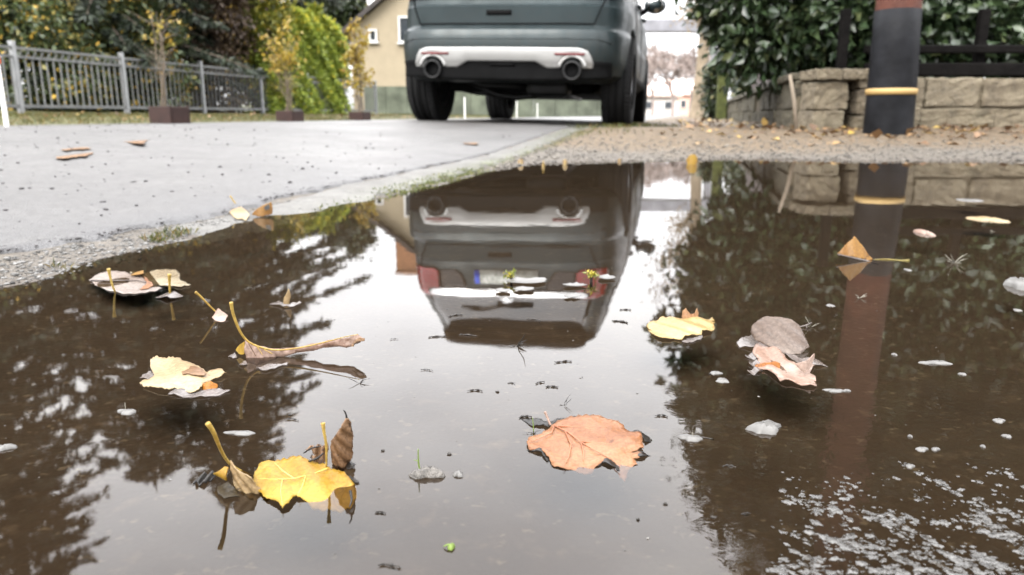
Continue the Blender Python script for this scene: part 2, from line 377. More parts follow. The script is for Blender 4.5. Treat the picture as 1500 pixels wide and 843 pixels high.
# ---- stones, crumbs, grass, litter: stuff nobody could count
def stones(n, pts_fn, rlo, rhi, name, mat, sink=0.25, flat=0.7):
    bm = bmesh.new(); bmesh.ops.create_icosphere(bm, subdivisions=1, radius=1.0)
    B = np.array([v.co[:] for v in bm.verts]); Fi = np.array([[v.index for v in f.verts] for f in bm.faces]); bm.free()
    P = pts_fn(n); n = len(P)
    r = rlo*(rhi/rlo)**(rng.random(n)**1.8)
    sc = np.stack([r*rng.uniform(.7, 1.3, n), r*rng.uniform(.7, 1.3, n), r*rng.uniform(.45, .9, n)*flat], 1)
    th = rng.uniform(0, 6.28, n); J = rng.uniform(.75, 1.2, (n, len(B), 1))
    L = B[None]*J*sc[:, None]; ca, sa = np.cos(th)[:, None], np.sin(th)[:, None]
    X = L[..., 0]*ca-L[..., 1]*sa; Y = L[..., 0]*sa+L[..., 1]*ca
    V = np.stack([X, Y, L[..., 2]], -1)+P[:, None]; V[..., 2] += (sc[:, 2]*(1-2*sink))[:, None]
    Fc = (Fi[None]+(np.arange(n)*len(B))[:, None, None]).reshape(-1, 3)
    return np_obj(name, V.reshape(-1, 3), Fc, mat, tint=np.repeat(rng.random(n), len(Fi)))
def tint_mat(name, stops, rough=0.6, spec=0.4):
    m, nt, b = new_mat(name); c = ramp(nt, stops, attr(nt, 'tint'))
    c = mixc(nt, 0.3, c, ramp(nt, [(0.3, stops[0][1]), (0.7, stops[-1][1])], noise(nt, 220, 3)))
    nt.links.new(c, b.inputs['Base Color']); b.inputs['Roughness'].default_value = rough; b.inputs['Specular IOR Level'].default_value = spec; return m
M_peb = tint_mat('grey pebbles', [(0, (0.0195, 0.0169, 0.0139)), (0.5, (0.0552, 0.0483, 0.0399)), (0.85, (0.0974, 0.0860, 0.0706)), (1, (0.1462, 0.1298, 0.1065))])
M_crumb = tint_mat('pale crumbled edge', [(0, (0.014, 0.0135, 0.013)), (0.35, (0.05, 0.048, 0.045)), (0.7, (0.115, 0.112, 0.107)), (1, (0.19, 0.186, 0.18))], 0.85, 0.12)
M_dark = tint_mat('dark grit', [(0, (0.012, 0.011, 0.012)), (1, (0.05, 0.045, 0.045))])
def pick(n, x0, x1, y0, y1, keep):
    P = []
    while sum(map(len, P)) < n:
        x = rng.uniform(x0, x1, n*2); y = rng.uniform(y0, y1, n*2); k = keep(x, y); P.append(np.stack([x[k], y[k]], 1))
    P = np.concatenate(P)[:n]; z = ground_z(P[:, 0], P[:, 1])
    return np.concatenate([P, z[:, None]], 1)
def far_bank(n): return pick(n, -0.1, 3.0, 2.5, 4.3, lambda x, y: (sdist(x, y) > -0.02) & (x-KR*y > -0.70) & (rng.random(len(x)) < np.exp(-np.maximum(sdist(x, y), 0)/0.55)))
o = stones(5200, far_bank, 0.0022, 0.0095, 'gravel', M_peb); tag(o, kind='stuff')
def near_edge(n):
    return pick(n, -0.95, -0.1, 0.55, 1.5, lambda x, y: (np.abs(sdist(x, y)-0.035) < 0.05) & (x-KR*y < -0.655) & (x-KR*y > -0.90))
o = stones(7000, near_edge, 0.0005, 0.0034, 'crumbled_gravel', M_crumb, sink=0.35); tag(o, kind='stuff')
def wet_line(n):
    return pick(n, -0.8, 0.3, 0.7, 2.9, lambda x, y: (np.abs(sdist(x, y)) < 0.035) & (x < 0.2))
o = stones(900, wet_line, 0.0008, 0.003, 'wet_gravel', M_crumb, sink=0.2); tag(o, kind='stuff')
o = stones(1500, lambda n: pick(n, -3.2, 0.3, 0.85, 4.2, lambda x, y: (x-KR*y < -0.86) & (x-KR*y > -4.2) & (rng.random(len(x)) < np.minimum(1, 0.9/y))), 0.0009, 0.0065, 'road_grit', M_dark, sink=0.2); 
o.location.z += 0.006; tag(o, kind='stuff')
o = stones(1500, lambda n: pick(n, -1.0, 0.4, 0.7, 2.6, lambda x, y: np.abs(x-KR*y+0.825) < 0.018), 0.0008, 0.0040, 'edge_grit', M_dark, sink=0.2); o.location.z += 0.004; tag(o, kind='stuff')

def blades(n, pts, hlo, hhi, name, mat, wid=0.07, lean=0.5):
    P = pts(n); n = len(P); D = np.stack([rng.normal(0, lean, n), rng.normal(0, lean, n), np.ones(n)], 1)
    V, Fc = leaf_cards(P, D, rng.uniform(hlo, hhi, n), wid, 0.12)
    return np_obj(name, V, Fc, mat, tint=up4(rng.random(n)))
M_grass = leaf_card_mat('verge grass', [(0, (0.021, 0.03, 0.006)), (0.45, (0.06, 0.069, 0.012)), (0.8, (0.12, 0.102, 0.03)), (1, (0.156, 0.09, 0.03))], 0.6, 0.3)
o = blades(26000, lambda n: np.concatenate([pick(n//2, -9, 3, 4.5, 13, lambda x, y: (x-KR*y < -5.42) & (x-KR*y > -9.6)), pick(n//2, -9, 3, 11, 30, lambda x, y: (x-KR*y < -5.42) & (x-KR*y > -9.6))]), 0.02, 0.06, 'verge_grass', M_grass, 0.12); tag(o, kind='stuff')
M_moss = leaf_card_mat('moss and fine grass', [(0, (0.025, 0.035, 0.008)), (0.6, (0.07, 0.085, 0.018)), (1, (0.15, 0.14, 0.045))], 0.7, 0.2)
o = blades(3800, lambda n: pick(n, -0.6, 0.7, 1.4, 4.6, lambda x, y: (np.abs(x-KR*y+0.675) < 0.035+0.05*np.clip(y-2.9, 0, 1)) & (rng.random(len(x)) < np.where(np.abs(y-2.05) < 0.35, 1, 0.18))), 0.003, 0.012, 'moss', M_moss, 0.25, 0.8); tag(o, kind='stuff')
o = blades(900, lambda n: pick(n, -0.2, 1.7, 4.2, 8.5, lambda x, y: (np.abs(x-KR*y+0.55+0.3*wob(x, y, 2, 2)) < 0.25)), 0.015, 0.045, 'edge_grass', M_grass, 0.12); tag(o, kind='stuff')
M_lit = leaf_card_mat('autumn leaf litter', [(0, (0.045, 0.0263, 0.015)), (0.35, (0.105, 0.0562, 0.0263)), (0.65, (0.165, 0.0975, 0.045)), (0.87, (0.225, 0.1425, 0.0525)), (1, (0.27, 0.1875, 0.0375))], 0.55, 0.15)
def litter(n, pts, lo, hi, name):
    P = pts(n); P[:, 2] += 0.006; n = len(P)
    D = np.stack([rng.normal(0, 1, n), rng.normal(0, 1, n), rng.normal(0.1, 0.28, n)], 1)
    V, Fc = leaf_cards(P, D, rng.uniform(lo, hi, n), 0.75, 0.12, side=np.stack([rng.normal(0, .15, n), rng.normal(0, .15, n), np.ones(n)], 1))
    # side is 'up', so the blade lies flat: swap done by using cross products
    return np_obj(name, V, Fc, M_lit, tint=up4(rng.random(n)))
o = litter(620, lambda n: pick(n, 0.6, 4.6, 3.5, 5.0, lambda x, y: (x-KR*y > -0.25) & (rng.random(len(x)) < np.clip((y-3.35)*0.9, 0.04, 1)*np.clip(0.10+0.55*(x-1.0), 0.10, 1))), 0.025, 0.075, 'leaf_litter'); tag(o, kind='stuff')
o = litter(300, lambda n: pick(n, -0.2, 4.0, 4.6, 12, lambda x, y: (np.abs(x-KR*y-0.35) < 0.45)), 0.03, 0.08, 'leaf_litter'); tag(o, kind='stuff')
o = litter(900, lambda n: pick(n, -9, 4, 5, 22, lambda x, y: (x-KR*y < -5.6) & (x-KR*y > -9.2)), 0.04, 0.09, 'leaf_litter'); tag(o, kind='stuff')
# ================================================================== THE CAR
def metal(name, c, rough, metallic=1.0, coat=0.0):
    m, nt, b = new_mat(name)
    n = noise(nt, 3.0, 5, 0.6)
    nt.links.new(ramp(nt, [(0.3, tuple(x*0.85 for x in c)), (0.75, tuple(min(1, x*1.12) for x in c))], n), b.inputs['Base Color'])
    nt.links.new(ramp(nt, [(0.3, (rough*0.8,)*3), (0.7, (min(1, rough*1.3),)*3)], noise(nt, 9, 4)), b.inputs['Roughness'])
    b.inputs['Specular IOR Level'].default_value = 0.3
    b.inputs['Metallic'].default_value = metallic; b.inputs['Coat Weight'].default_value = coat; b.inputs['Coat Roughness'].default_value = 0.06
    return m
M_paint = metal('dusty blue grey car paint', (0.0135, 0.0225, 0.025), 0.42, 0.35, 0.12)
nt = M_paint.node_tree; b = nt.nodes['Principled BSDF']; src = b.inputs['Base Color'].links[0].from_socket
sz_ = N(nt, 'ShaderNodeSeparateXYZ'); nt.links.new(nt.nodes['TC'].outputs['Object'], sz_.inputs[0])
mr_ = N(nt, 'ShaderNodeMapRange'); nt.links.new(sz_.outputs[2], mr_.inputs[0]); mr_.inputs[1].default_value = .95; mr_.inputs[2].default_value = .38; mr_.inputs[3].default_value = .06; mr_.inputs[4].default_value = .6
dn = N(nt, 'ShaderNodeMath', operation='MULTIPLY'); nt.links.new(mr_.outputs[0], dn.inputs[0]); nt.links.new(ramp(nt, [(0.35, (0.15, 0.15, 0.15)), (0.7, (1, 1, 1))], noise(nt, 26, 6, .7)), dn.inputs[1])
nt.links.new(mixc(nt, dn.outputs[0], src, (0.030, 0.026, 0.021)), b.inputs['Base Color'])
M_black = plain('black bumper plastic', (0.0035, 0.0035, 0.0036), 0.7, var=0.3, spec=0.05)
M_silver = plain('satin silver trim', (0.26, 0.258, 0.25), 0.42, 0.5, 0.07, scale=5)
M_chrome = plain('chrome trim', (0.55, 0.55, 0.55), 0.16, 1.0, 0.03)
M_tyre = plain('tyre rubber', (0.004, 0.004, 0.0042), 0.8, var=0.35, scale=20, bmp=0.2)
M_glass = plain('dark car glass', (0.006, 0.007, 0.008), 0.03, 0.0, 0.05, spec=0.9)
M_lamp = plain('red lamp glass', (0.16, 0.006, 0.008), 0.08, 0.0, 0.2, coat=1.0)
M_lampdark = plain('smoked lamp glass', (0.012, 0.008, 0.008), 0.08, 0.0, 0.2, coat=0.6)
M_refl = plain('red reflector', (0.10, 0.008, 0.010), 0.35, 0.0, 0.2)
M_steel = plain('dull exhaust steel', (0.02, 0.02, 0.02), 0.45, 0.8, 0.2)

car = empty('parked_car', (-0.09, 5.80, 0.100), (0, R(1.3), R(-12.0)))
ORG[car.name] = Vector()
tag(car, 'dark blue grey sport utility vehicle with silver bumper trim and twin exhausts', 'car')
PR = np.array([  # z, half width, rear y, front y
 (.325, .80, .26, 4.30), (.34, .86, .16, 4.42), (.38, .90, .055, 4.50), (.46, .92, .015, 4.55), (.56, .925, 0, 4.58), (.655, .925, .004, 4.60), (.69, .92, .018, 4.60),
 (.705, .915, .055, 4.60), (.725, .915, .075, 4.60), (.86, .915, .066, 4.58), (.875, .915, .088, 4.56), (.95, .905, .10, 4.50), (1.02, .895, .102, 4.25),
 (1.08, .875, .105, 3.62), (1.14, .86, .112, 3.30), (1.18, .845, .135, 3.2), (1.35, .79, .245, 2.85), (1.50, .735, .36, 2.5), (1.555, .71, .37, 2.35),
 (1.575, .70, .315, 2.3), (1.61, .67, .32, 2.2), (1.645, .61, .40, 2.0), (1.67, .48, .62, 1.8)])
NEX = 7.0
def prof(z): return [np.interp(z, PR[:, 0], PR[:, i]) for i in (1, 2, 3)]
def yrear(x, z):
    w, r, f = prof(z); hl = (f-r)/2; t = min(0.9995, abs(x)/w)
    return (r+f)/2-hl*(1-t**NEX)**(1/NEX)+0.0
def xside(y, z, sgn=1):
    w, r, f = prof(z); hl = (f-r)/2; t = min(0.999, abs(y-(r+f)/2)/hl)
    return sgn*w*(1-t**NEX)**(1/NEX)
def ring(z, n=144):
    w, r, f = prof(z); hl = (f-r)/2; out = []
    for k in range(n):
        # even spacing on the superellipse by angle with a power remap
        a = 2*math.pi*k/n; c, s_ = math.cos(a), math.sin(a)
        q = (abs(c)**NEX+abs(s_)**NEX)**(-1/NEX)
        out.append((w*c*q, (r+f)/2+hl*s_*q, z))
    return out
body = MB(); zs = sorted(set(list(PR[:, 0])+[0.42, 0.51, 0.6, 0.79, 1.25, 1.43]))
nr = 144
for z in zs: body.v.extend(ring(z, nr))
for i in range(len(zs)-1):
    for k in range(nr): body.f.append((i*nr+k, i*nr+(k+1) % nr, (i+1)*nr+(k+1) % nr, (i+1)*nr+k))
body.f.append(tuple(range(nr-1, -1, -1))); body.f.append(tuple((len(zs)-1)*nr+k for k in range(nr)))
bo = body.build('body', M_paint, car, smooth=True)
WH = [(0.815, 0.86), (0.815, 3.60)]
cut = MB()
for wx_, wy_ in WH:
    for s_ in (-1, 1):
        prof_c = [(0.0, s_*0.52), (0.405, s_*0.52), (0.405, s_*1.2), (0.0, s_*1.2)]
        if s_ < 0: prof_c = prof_c[::-1]
        c2 = MB(); vs = []; n = 40
        for h in (0.52, 1.2):
            for k in range(n):
                a = 2*math.pi*k/n; vs.append((s_*h, wy_+0.405*math.cos(a), 0.37+0.405*math.sin(a)))
        fs = [(k, (k+1) % n, n+(k+1) % n, n+k) for k in range(n)]+[tuple(range(n-1, -1, -1)), tuple(range(n, 2*n))]
        cut.add(vs, fs)
co = cut.build('wheel_arch_cutter', M_black, None)
bm = bmesh.new(); bm.from_mesh(co.data); bmesh.ops.recalc_face_normals(bm, faces=bm.faces); bm.to_mesh(co.data); bm.free()
bm = bmesh.new(); bm.from_mesh(bo.data); bmesh.ops.recalc_face_normals(bm, faces=bm.faces); bm.to_mesh(bo.data); bm.free()
bo.parent = None
bd = bo.modifiers.new('b', 'BOOLEAN'); bd.object = co; bd.operation = 'DIFFERENCE'; bd.solver = 'EXACT'
dg = bpy.context.evaluated_depsgraph_get(); ev = bo.evaluated_get(dg); me2 = bpy.data.meshes.new_from_object(ev)
bo.modifiers.clear(); bo.data = me2; bo.parent = car; me2.name = 'body'
bpy.data.objects.remove(co)
try: me2.set_sharp_from_angle(angle=R(32))
except Exception: pass

def patch(name, rows, mat, off=0.004, thick=0.006, ncol=24, parent=None, fn=None, smooth=True):
    # rows of (z, x left, x right) laid on the tail of the car
    mb = MB(); fn = fn or yrear; par = parent or car
    for (z, a, b_) in rows:
        for k in range(ncol+1):
            x = a+(b_-a)*k/ncol; mb.v.append((x, fn(x, z)-off, z))
    for i in range(len(rows)-1):
        for k in range(ncol):
            q = i*(ncol+1)+k; mb.f.append((q, q+1, q+ncol+2, q+ncol+1))
    o = mb.build(name, mat, par, smooth=smooth); solidify(o, thick, -1.0 if False else 0.0); return o
def lerp_rows(pts, n=6):
    out = []
    for (z0, a0, b0), (z1, a1, b1) in zip(pts, pts[1:]):
        for k in range(n): t = k/n; out.append((z0+(z1-z0)*t, a0+(a1-a0)*t, b0+(b1-b0)*t))
    out.append(pts[-1]); return out
# silver skid: columns (x, z low, z high)
def colpatch(name, cols, mat, off=0.01, thick=0.012, nrow=8, bulge=0.0, parent=None):
    mb = MB()
    for (x, a, b_) in cols:
        for k in range(nrow+1):
            t = k/nrow; z = a+(b_-a)*t; mb.v.append((x, yrear(x, max(z, .44))-off-bulge*math.sin(math.pi*t), z))
    n = nrow+1
    for i in range(len(cols)-1):
        for k in range(nrow): q = i*n+k; mb.f.append((q, q+n, q+n+1, q+1))
    o = mb.build(name, mat, parent or car, smooth=True); solidify(o, thick, 0); return o
ks = [(-.675, .425, .455), (-.66, .42, .50), (-.635, .418, .54), (-.60, .418, .552)]
xx = list(np.linspace(-.57, .57, 77))
def skid_low(x):
    a = abs(x)
    if a > .34: base = .418
    elif a > .26: base = .418+(.34-a)/.08*.046
    else: base = .464
    d = abs(a-.53)
    if d < .095: base = max(base, .415+math.sqrt(max(0, .095**2-d*d)))
    return base
cols = ks+[(x, skid_low(x), .556+.004*math.cos(x*2)) for x in xx]+[(-a, b_, c) for a, b_, c in ks[::-1]]
skid = colpatch('bumper_trim', cols, M_silver, 0.014, 0.014, 8, 0.006)
for s_ in (-1, 1):
    r_ = patch('reflector', [(.508, s_*.51-.105, s_*.51+.105), (.515, s_*.51-.112, s_*.51+.112), (.522, s_*.51-.108, s_*.51+.108)], M_refl, 0.030, 0.006, 8)
# lower valance of black plastic under the trim
val = colpatch('lower_valance', [(x, .325+.03*max(0, abs(x)/.8)**3, .47) for x in np.linspace(-.80, .80, 41)], M_black, 0.004, 0.02, 6)
tow = patch('towing_cover', [(.425, -.09, .10), (.45, -.09, .10)], M_black, 0.018, 0.008, 6)
for s_ in (-1, 1):
    t = MB(); cx = s_*.53
    t.lathe([(.052, .16), (.052, -.03), (.056, -.04), (.066, -.04), (.071, -.03), (.071, .05), (.065, .30)], (cx, yrear(cx, .46)-.005, .40), 'y', 36)
    e = t.build('exhaust_tip', M_steel, car, smooth=True)
    t = MB(); t.lathe([(.0, .12), (.052, .12)], (cx, yrear(cx, .46)-.005, .40), 'y', 24); t.build('exhaust_bore', M_black, e)
    t = MB(); n = 20
    pts = [(cx+.098*math.cos(R(12+156*k/n)), yrear(cx, .48)-.022, .405+.098*math.sin(R(12+156*k/n))) for k in range(n+1)]
    t.tube(pts, .012, 8); t.build('exhaust_surround', M_silver, car, smooth=True)
# tail: shut line, glass, chrome, plate, lamps
def line_on(name, pts, w=.007, mat=None, off=.0025):
    mb = MB(); P = []
    for (x0, z0), (x1, z1) in zip(pts, pts[1:]):
        n = max(2, int(math.hypot(x1-x0, z1-z0)/.02))
        for k in range(n): P.append((x0+(x1-x0)*k/n, z0+(z1-z0)*k/n))
    P.append(pts[-1])
    mb.tube([(x, yrear(x, z)-off, z) for x, z in P], w/2, 6)
    return mb.build(name, mat or M_black, car, smooth=True)
line_on('tailgate_gap', [(-.74, 1.08), (-.73, .90), (-.665, .735), (.665, .735), (.73, .90), (.74, 1.08)], .010)
line_on('bumper_crease', [(-.80, .60), (-.70, .625), (.70, .625), (.80, .60)], .008, M_paint, .001)
patch('handle_recess', lerp_rows([(.795, -.135, .055), (.83, -.135, .055)], 2), M_black, .004, .004, 8)
gl_ = patch('rear_window', lerp_rows([(1.165, -.60, .60), (1.19, -.68, .68), (1.35, -.63, .63), (1.50, -.575, .575)], 5), M_glass, .007, .006, 30)
patch('roof_spoiler', lerp_rows([(1.50, -.58, .58), (1.535, -.62, .62), (1.60, -.60, .60), (1.64, -.52, .52)], 4), M_black, .03, .05, 24)
patch('chrome_bar', lerp_rows([(1.098, -.64, .64), (1.115, -.665, .665), (1.14, -.665, .665), (1.155, -.64, .64)], 3), M_chrome, .018, .018, 30)
bd_ = MB(); bd_.lathe([(.0, -.012), (.055, -.010), (.066, .0), (.066, .012)], (0, yrear(0, 1.17)-.024, 0), 'y', 36)
for i_, v in enumerate(bd_.v): bd_.v[i_] = (v[0], v[1], v[2]*.45+1.172)
bd_.build('badge', M_chrome, car, smooth=True)
for s_ in (-1, 1):
    a, b_ = (.565, .80)
    rows = [(.925, s_*.60, s_*.79), (.95, s_*a, s_*b_), (1.10, s_*a, s_*(b_-.02)), (1.15, s_*.58, s_*(b_-.05)), (1.165, s_*.62, s_*.70)]
    patch('tail_lamp', lerp_rows(rows, 3), M_lamp, .012, .02, 18)
    rows = [(.94, s_*.42, s_*.552), (.96, s_*.38, s_*.552), (1.06, s_*.33, s_*.552), (1.085, s_*.33, s_*.552)]
    patch('inner_lamp', lerp_rows(rows, 3), M_lampdark, .006, .008, 10)
m, nt, b = new_mat('weathered number plate')
nt.links.new(ramp(nt, [(0.36, (0.22, 0.23, 0.20)), (0.5, (0.42, 0.43, 0.39)), (0.66, (0.58, 0.58, 0.56))], noise(nt, 26, 4, 0.6, dist=1.0)), b.inputs['Base Color']); b.inputs['Roughness'].default_value = 0.35
pl = patch('number_plate', [(.935, -.26, .26), (1.045, -.26, .26)], m, .012, .006, 2, fn=lambda x, z: .10)
patch('plate_band', [(.937, -.258, -.215), (1.043, -.258, -.215)], plain('plate blue', (0.02, 0.06, 0.40), 0.35), .017, .003, 1, parent=pl, fn=lambda x, z: .10)
w_ = MB(); w_.bar((.02, .10, 1.20), (.02, .10, 1.20)) if False else None
w_.box((.06, yrear(.06, 1.235)-.02, 1.235), (.30, .03, .045)); wip = w_.build('wiper', M_black, car); bevel(wip, .012)
w_ = MB(); w_.tube([(.0, yrear(0, 1.24)-.035, 1.24), (-.22, yrear(.22, 1.30)-.03, 1.30), (-.40, yrear(.4, 1.29)-.028, 1.27)], .010, 6); w_.build('wiper_arm', M_black, wip)
# sides: glass band, sill, door gap, handles, mirror
def side_patch(name, rows, mat, s_, off=.005, thick=.006, ncol=20):
    mb = MB()
    for (z, a, b_) in rows:
        for k in range(ncol+1):
            y = a+(b_-a)*k/ncol; mb.v.append((xside(y, z, s_)+s_*off, y, z))
    for i in range(len(rows)-1):
        for k in range(ncol): q = i*(ncol+1)+k; mb.f.append((q, q+1, q+ncol+2, q+ncol+1))
    o = mb.build(name, mat, car, smooth=True); solidify(o, thick, 0); return o
for s_ in (-1, 1):
    for (a0_, b0_, a1_, b1_) in ((.42, 1.05, .62, 1.10), (1.12, 2.02, 1.16, 1.98), (2.09, 3.0, 2.06, 2.30)):
        side_patch('side_window', lerp_rows([(1.14, a0_, b0_), (1.50, a1_, b1_)], 4), M_glass, s_)
    side_patch('sill_cladding', lerp_rows([(.29, 1.32, 3.14), (.42, 1.30, 3.16)], 3), M_black, s_, .012, .02)
    for yh in (1.30, 2.25):
        h = MB(); h.tube([(xside(yh, 1.0, s_)+s_*.01, yh-.09, 1.0), (xside(yh, 1.0, s_)+s_*.035, yh-.06, 1.0), (xside(yh, 1.0, s_)+s_*.035, yh+.06, 1.0), (xside(yh, 1.0, s_)+s_*.01, yh+.09, 1.0)], .012, 8)
        h.build('door_handle', M_paint, car, smooth=True)
    for yg in (1.09, 2.06):
        d_ = MB(); d_.tube([(xside(yg, z, s_)+s_*.001, yg, z) for z in np.linspace(.45, 1.13, 14)], .004, 5)
        d_.build('door_gap', M_black, car)
    mr = MB(); mr.blob((s_*1.0, 2.86, 1.22), (.115, .075, .085), 3, jit=0.0); mo = mr.build('wing_mirror', M_paint, car, smooth=True)
    mr = MB(); mr.lathe([(0, -.004), (.075, -.004), (.08, .004)], (s_*1.0, 2.80, 1.22), 'y', 28)
    m_ = mr.build('mirror_glass', M_chrome, mo, smooth=True)
    mr = MB(); mr.tube([(s_*.82, 2.88, 1.12), (s_*.93, 2.87, 1.19)], .03, 8); mr.build('mirror_arm', M_black, mo)
# underside
u_ = MB(); u_.box((0, 2.5, .32), (1.24, 3.7, .12)); ub = u_.build('underbody', M_black, car); bevel(ub, .03)
u_ = MB(); u_.tube([(-.40, .62, .33), (-.18, .66, .235), (-.02, .66, .215), (.14, .66, .235), (.42, .62, .33)], [.024, .026, .027, .026, .024], 10); u_.build('rear_crossmember', M_steel, car, smooth=True)
u_ = MB(); u_.tube([(-.72, .86, .36), (-.3, .86, .30), (.3, .86, .30), (.72, .86, .36)], .04, 10); u_.build('rear_axle', M_black, car, smooth=True)
u_ = MB(); u_.box((.28, .55, .29), (.34, .30, .13)); sb_ = u_.build('silencer', M_steel, car); bevel(sb_, .05, 3)
u_ = MB(); u_.tube([(.53, .30, .40), (.50, .6, .36), (.36, .9, .30), (.30, 1.6, .27), (.22, 3.0, .26)], .03, 10); u_.build('exhaust_pipe', M_steel, car, smooth=True)
u_ = MB(); u_.tube([(-.53, .30, .40), (-.46, .55, .36), (-.30, .62, .31), (.12, .58, .30)], .028, 10); u_.build('exhaust_pipe', M_steel, car, smooth=True)
for s_ in (-1, 1):
    u_ = MB(); u_.tube([(s_*.62, .86, .30), (s_*.36, .70, .25), (s_*.22, .66, .245)], [.03, .022, .022], 8); u_.build('control_arm', M_steel, car, smooth=True)
    u_ = MB(); u_.tube([(s_*.60, .98, .30), (s_*.60, .98, .62)], .035, 10); u_.build('spring_strut', M_black, car, smooth=True)
# wheels
def wheel_meshes():
    t = MB(); P = [(.225, -.115), (.30, -.122), (.335, -.12), (.353, -.108), (.36, -.085), (.36, -.062), (.351, -.060), (.351, -.050), (.36, -.048), (.361, -.018), (.352, -.016), (.352, -.004), (.361, -.002)]
    P = P+[(r, -h) for r, h in P[::-1]][1:]
    t.lathe(P, (0, 0, 0), 'x', 60)
    for k in range(60):
        a = 2*math.pi*k/60; ca, sa = math.cos(a), math.sin(a)
        for sx in (-1, 1): t.bar((sx*.066, .3605*ca, .3605*sa), (sx*.112, .351*math.cos(a+.05), .351*math.sin(a+.05)), .016, .012)
    r_ = MB(); r_.lathe([(.0, .045), (.05, .05), (.06, .03), (.07, .0), (.18, -.01), (.205, .03), (.225, .095), (.232, .10), (.232, -.11), (.205, -.09)], (0, 0, 0), 'x', 40)
    for k in range(10):
        a = 2*math.pi*k/10; r_.bar((.045, .04*math.cos(a), .04*math.sin(a)), (.06, .215*math.cos(a), .215*math.sin(a)), .04, .02)
    return t, r_
tm, rm = wheel_meshes()
M_rim = plain('alloy rim', (0.35, 0.35, 0.36), 0.3, 0.9, 0.1)
first = None
for wy_ in (.86, 3.60):
    for s_ in (-1, 1):
        if first is None:
            w = empty('wheel', (0, 0, 0)); w.parent = car; ORG[w.name] = Vector()
            ty = tm.build('tyre', M_tyre, w, smooth=False); ri = rm.build('rim', M_rim, w, smooth=False); first = w
            for me_ in (ty.data, ri.data):
                me_.polygons.foreach_set('use_smooth', [True]*len(me_.polygons)); me_.set_sharp_from_angle(angle=R(35))
        else:
            w = first.copy(); COL.objects.link(w); w.parent = car
            for ch in (ty, ri):
                c_ = ch.copy(); COL.objects.link(c_); c_.parent = w
        w.location = (s_*.815, wy_, .36); w.rotation_euler = (0, 0, 0 if s_ > 0 else math.pi)
# ================================================================== LEFT SIDE: fence, markers, planters, plants
M_galv = plain('galvanised steel', (0.235, 0.24, 0.245), 0.4, 0.6, 0.15)
M_galv2 = plain('weathered fence steel', (0.12, 0.122, 0.12), 0.5, 0.5, 0.2)
M_white = plain('white plastic', (0.72, 0.71, 0.69), 0.45, var=0.06)
M_orange = plain('orange reflector cap', (0.65, 0.10, 0.02), 0.3)
M_conc = plain('grey concrete', (0.22, 0.215, 0.20), 0.8, var=0.25, scale=5, bmp=0.3)
fz0 = .178
def fpt(D, z): x, y = road(-9.3, D); return Vector((x, y, z))
fr_ = empty('metal_fence', fpt(8.70, fz0)); tag(fr_, 'galvanised steel bar fence on a low concrete edge along the verge', 'fence')
Dp = [8.70+2.012*i for i in range(8)]
for i, D in enumerate(Dp):
    p = MB(); p.box(fpt(D, fz0+.47), (.075, .06, 1.02), rz=-R(13)); bevel(p.build('post', M_galv, fr_), .008)
for D0, D1 in zip(Dp, Dp[1:]):
    p = MB()
    for zz, hh in ((.895, .035), (.775, .03), (.115, .045)): p.bar(fpt(D0+.03, fz0+zz), fpt(D1-.03, fz0+zz), .03, hh)
    nb = 17
    for k in range(nb):
        D = D0+(D1-D0)*(k+.5)/nb
        p.bar(fpt(D, fz0+.115), fpt(D, fz0+.775), .016)
        if k < nb: p.tube([fpt(D+.05*math.cos(a), fz0+.835+.05*math.sin(a)) for a in np.linspace(0, 2*math.pi, 11)], .006, 5, cap=False)
    p.build('panel', M_galv2, fr_)
p = MB(); p.bar(fpt(Dp[0]-.3, fz0-.03), fpt(Dp[-1]+.3, fz0-.03), .12, .10); bevel(p.build('concrete_edge', M_conc, fr_), .01)

mk = empty('marker_post', (0, 0, 0)); t = MB(); t.box((0, 0, .24), (.028, .026, .50), taper=.92); bevel(t.build('post', M_white, mk), .008)
t = MB(); t.box((0, 0, .505), (.036, .034, .06), taper=.8); bevel(t.build('reflector_cap', M_orange, mk), .008)
MKS = [(-5, 95, 185, 5.7), (681, 148, 178, 17.0), (757, 152, 176, 22.0), (787, 158, 176, 25.5), (826, 160, 175, 31), (843, 161, 174, 35), (859, 162, 174, 40)]
mlab = ['white marker stake with an orange cap at the very edge of the view', 'first white marker post seen under the car', 'second white marker post seen under the car', 'third white marker post seen under the car',
        'fourth white marker post seen under the car', 'fifth white marker post seen under the car', 'farthest white marker post seen under the car']
for i, (px, t0, t1, D) in enumerate(MKS):
    o = mk
    if i:
        o = mk.copy(); COL.objects.link(o)
        for ch in list(mk.children)[:1]:
            c_ = ch.copy(); COL.objects.link(c_); c_.parent = o
    q = atD(px+(15 if i == 0 else 0), t1, D); o.location = (q.x, q.y, gz(q.x, q.y)-.02); tag(o, mlab[i], 'marker post', 'white marker posts along the road edge')

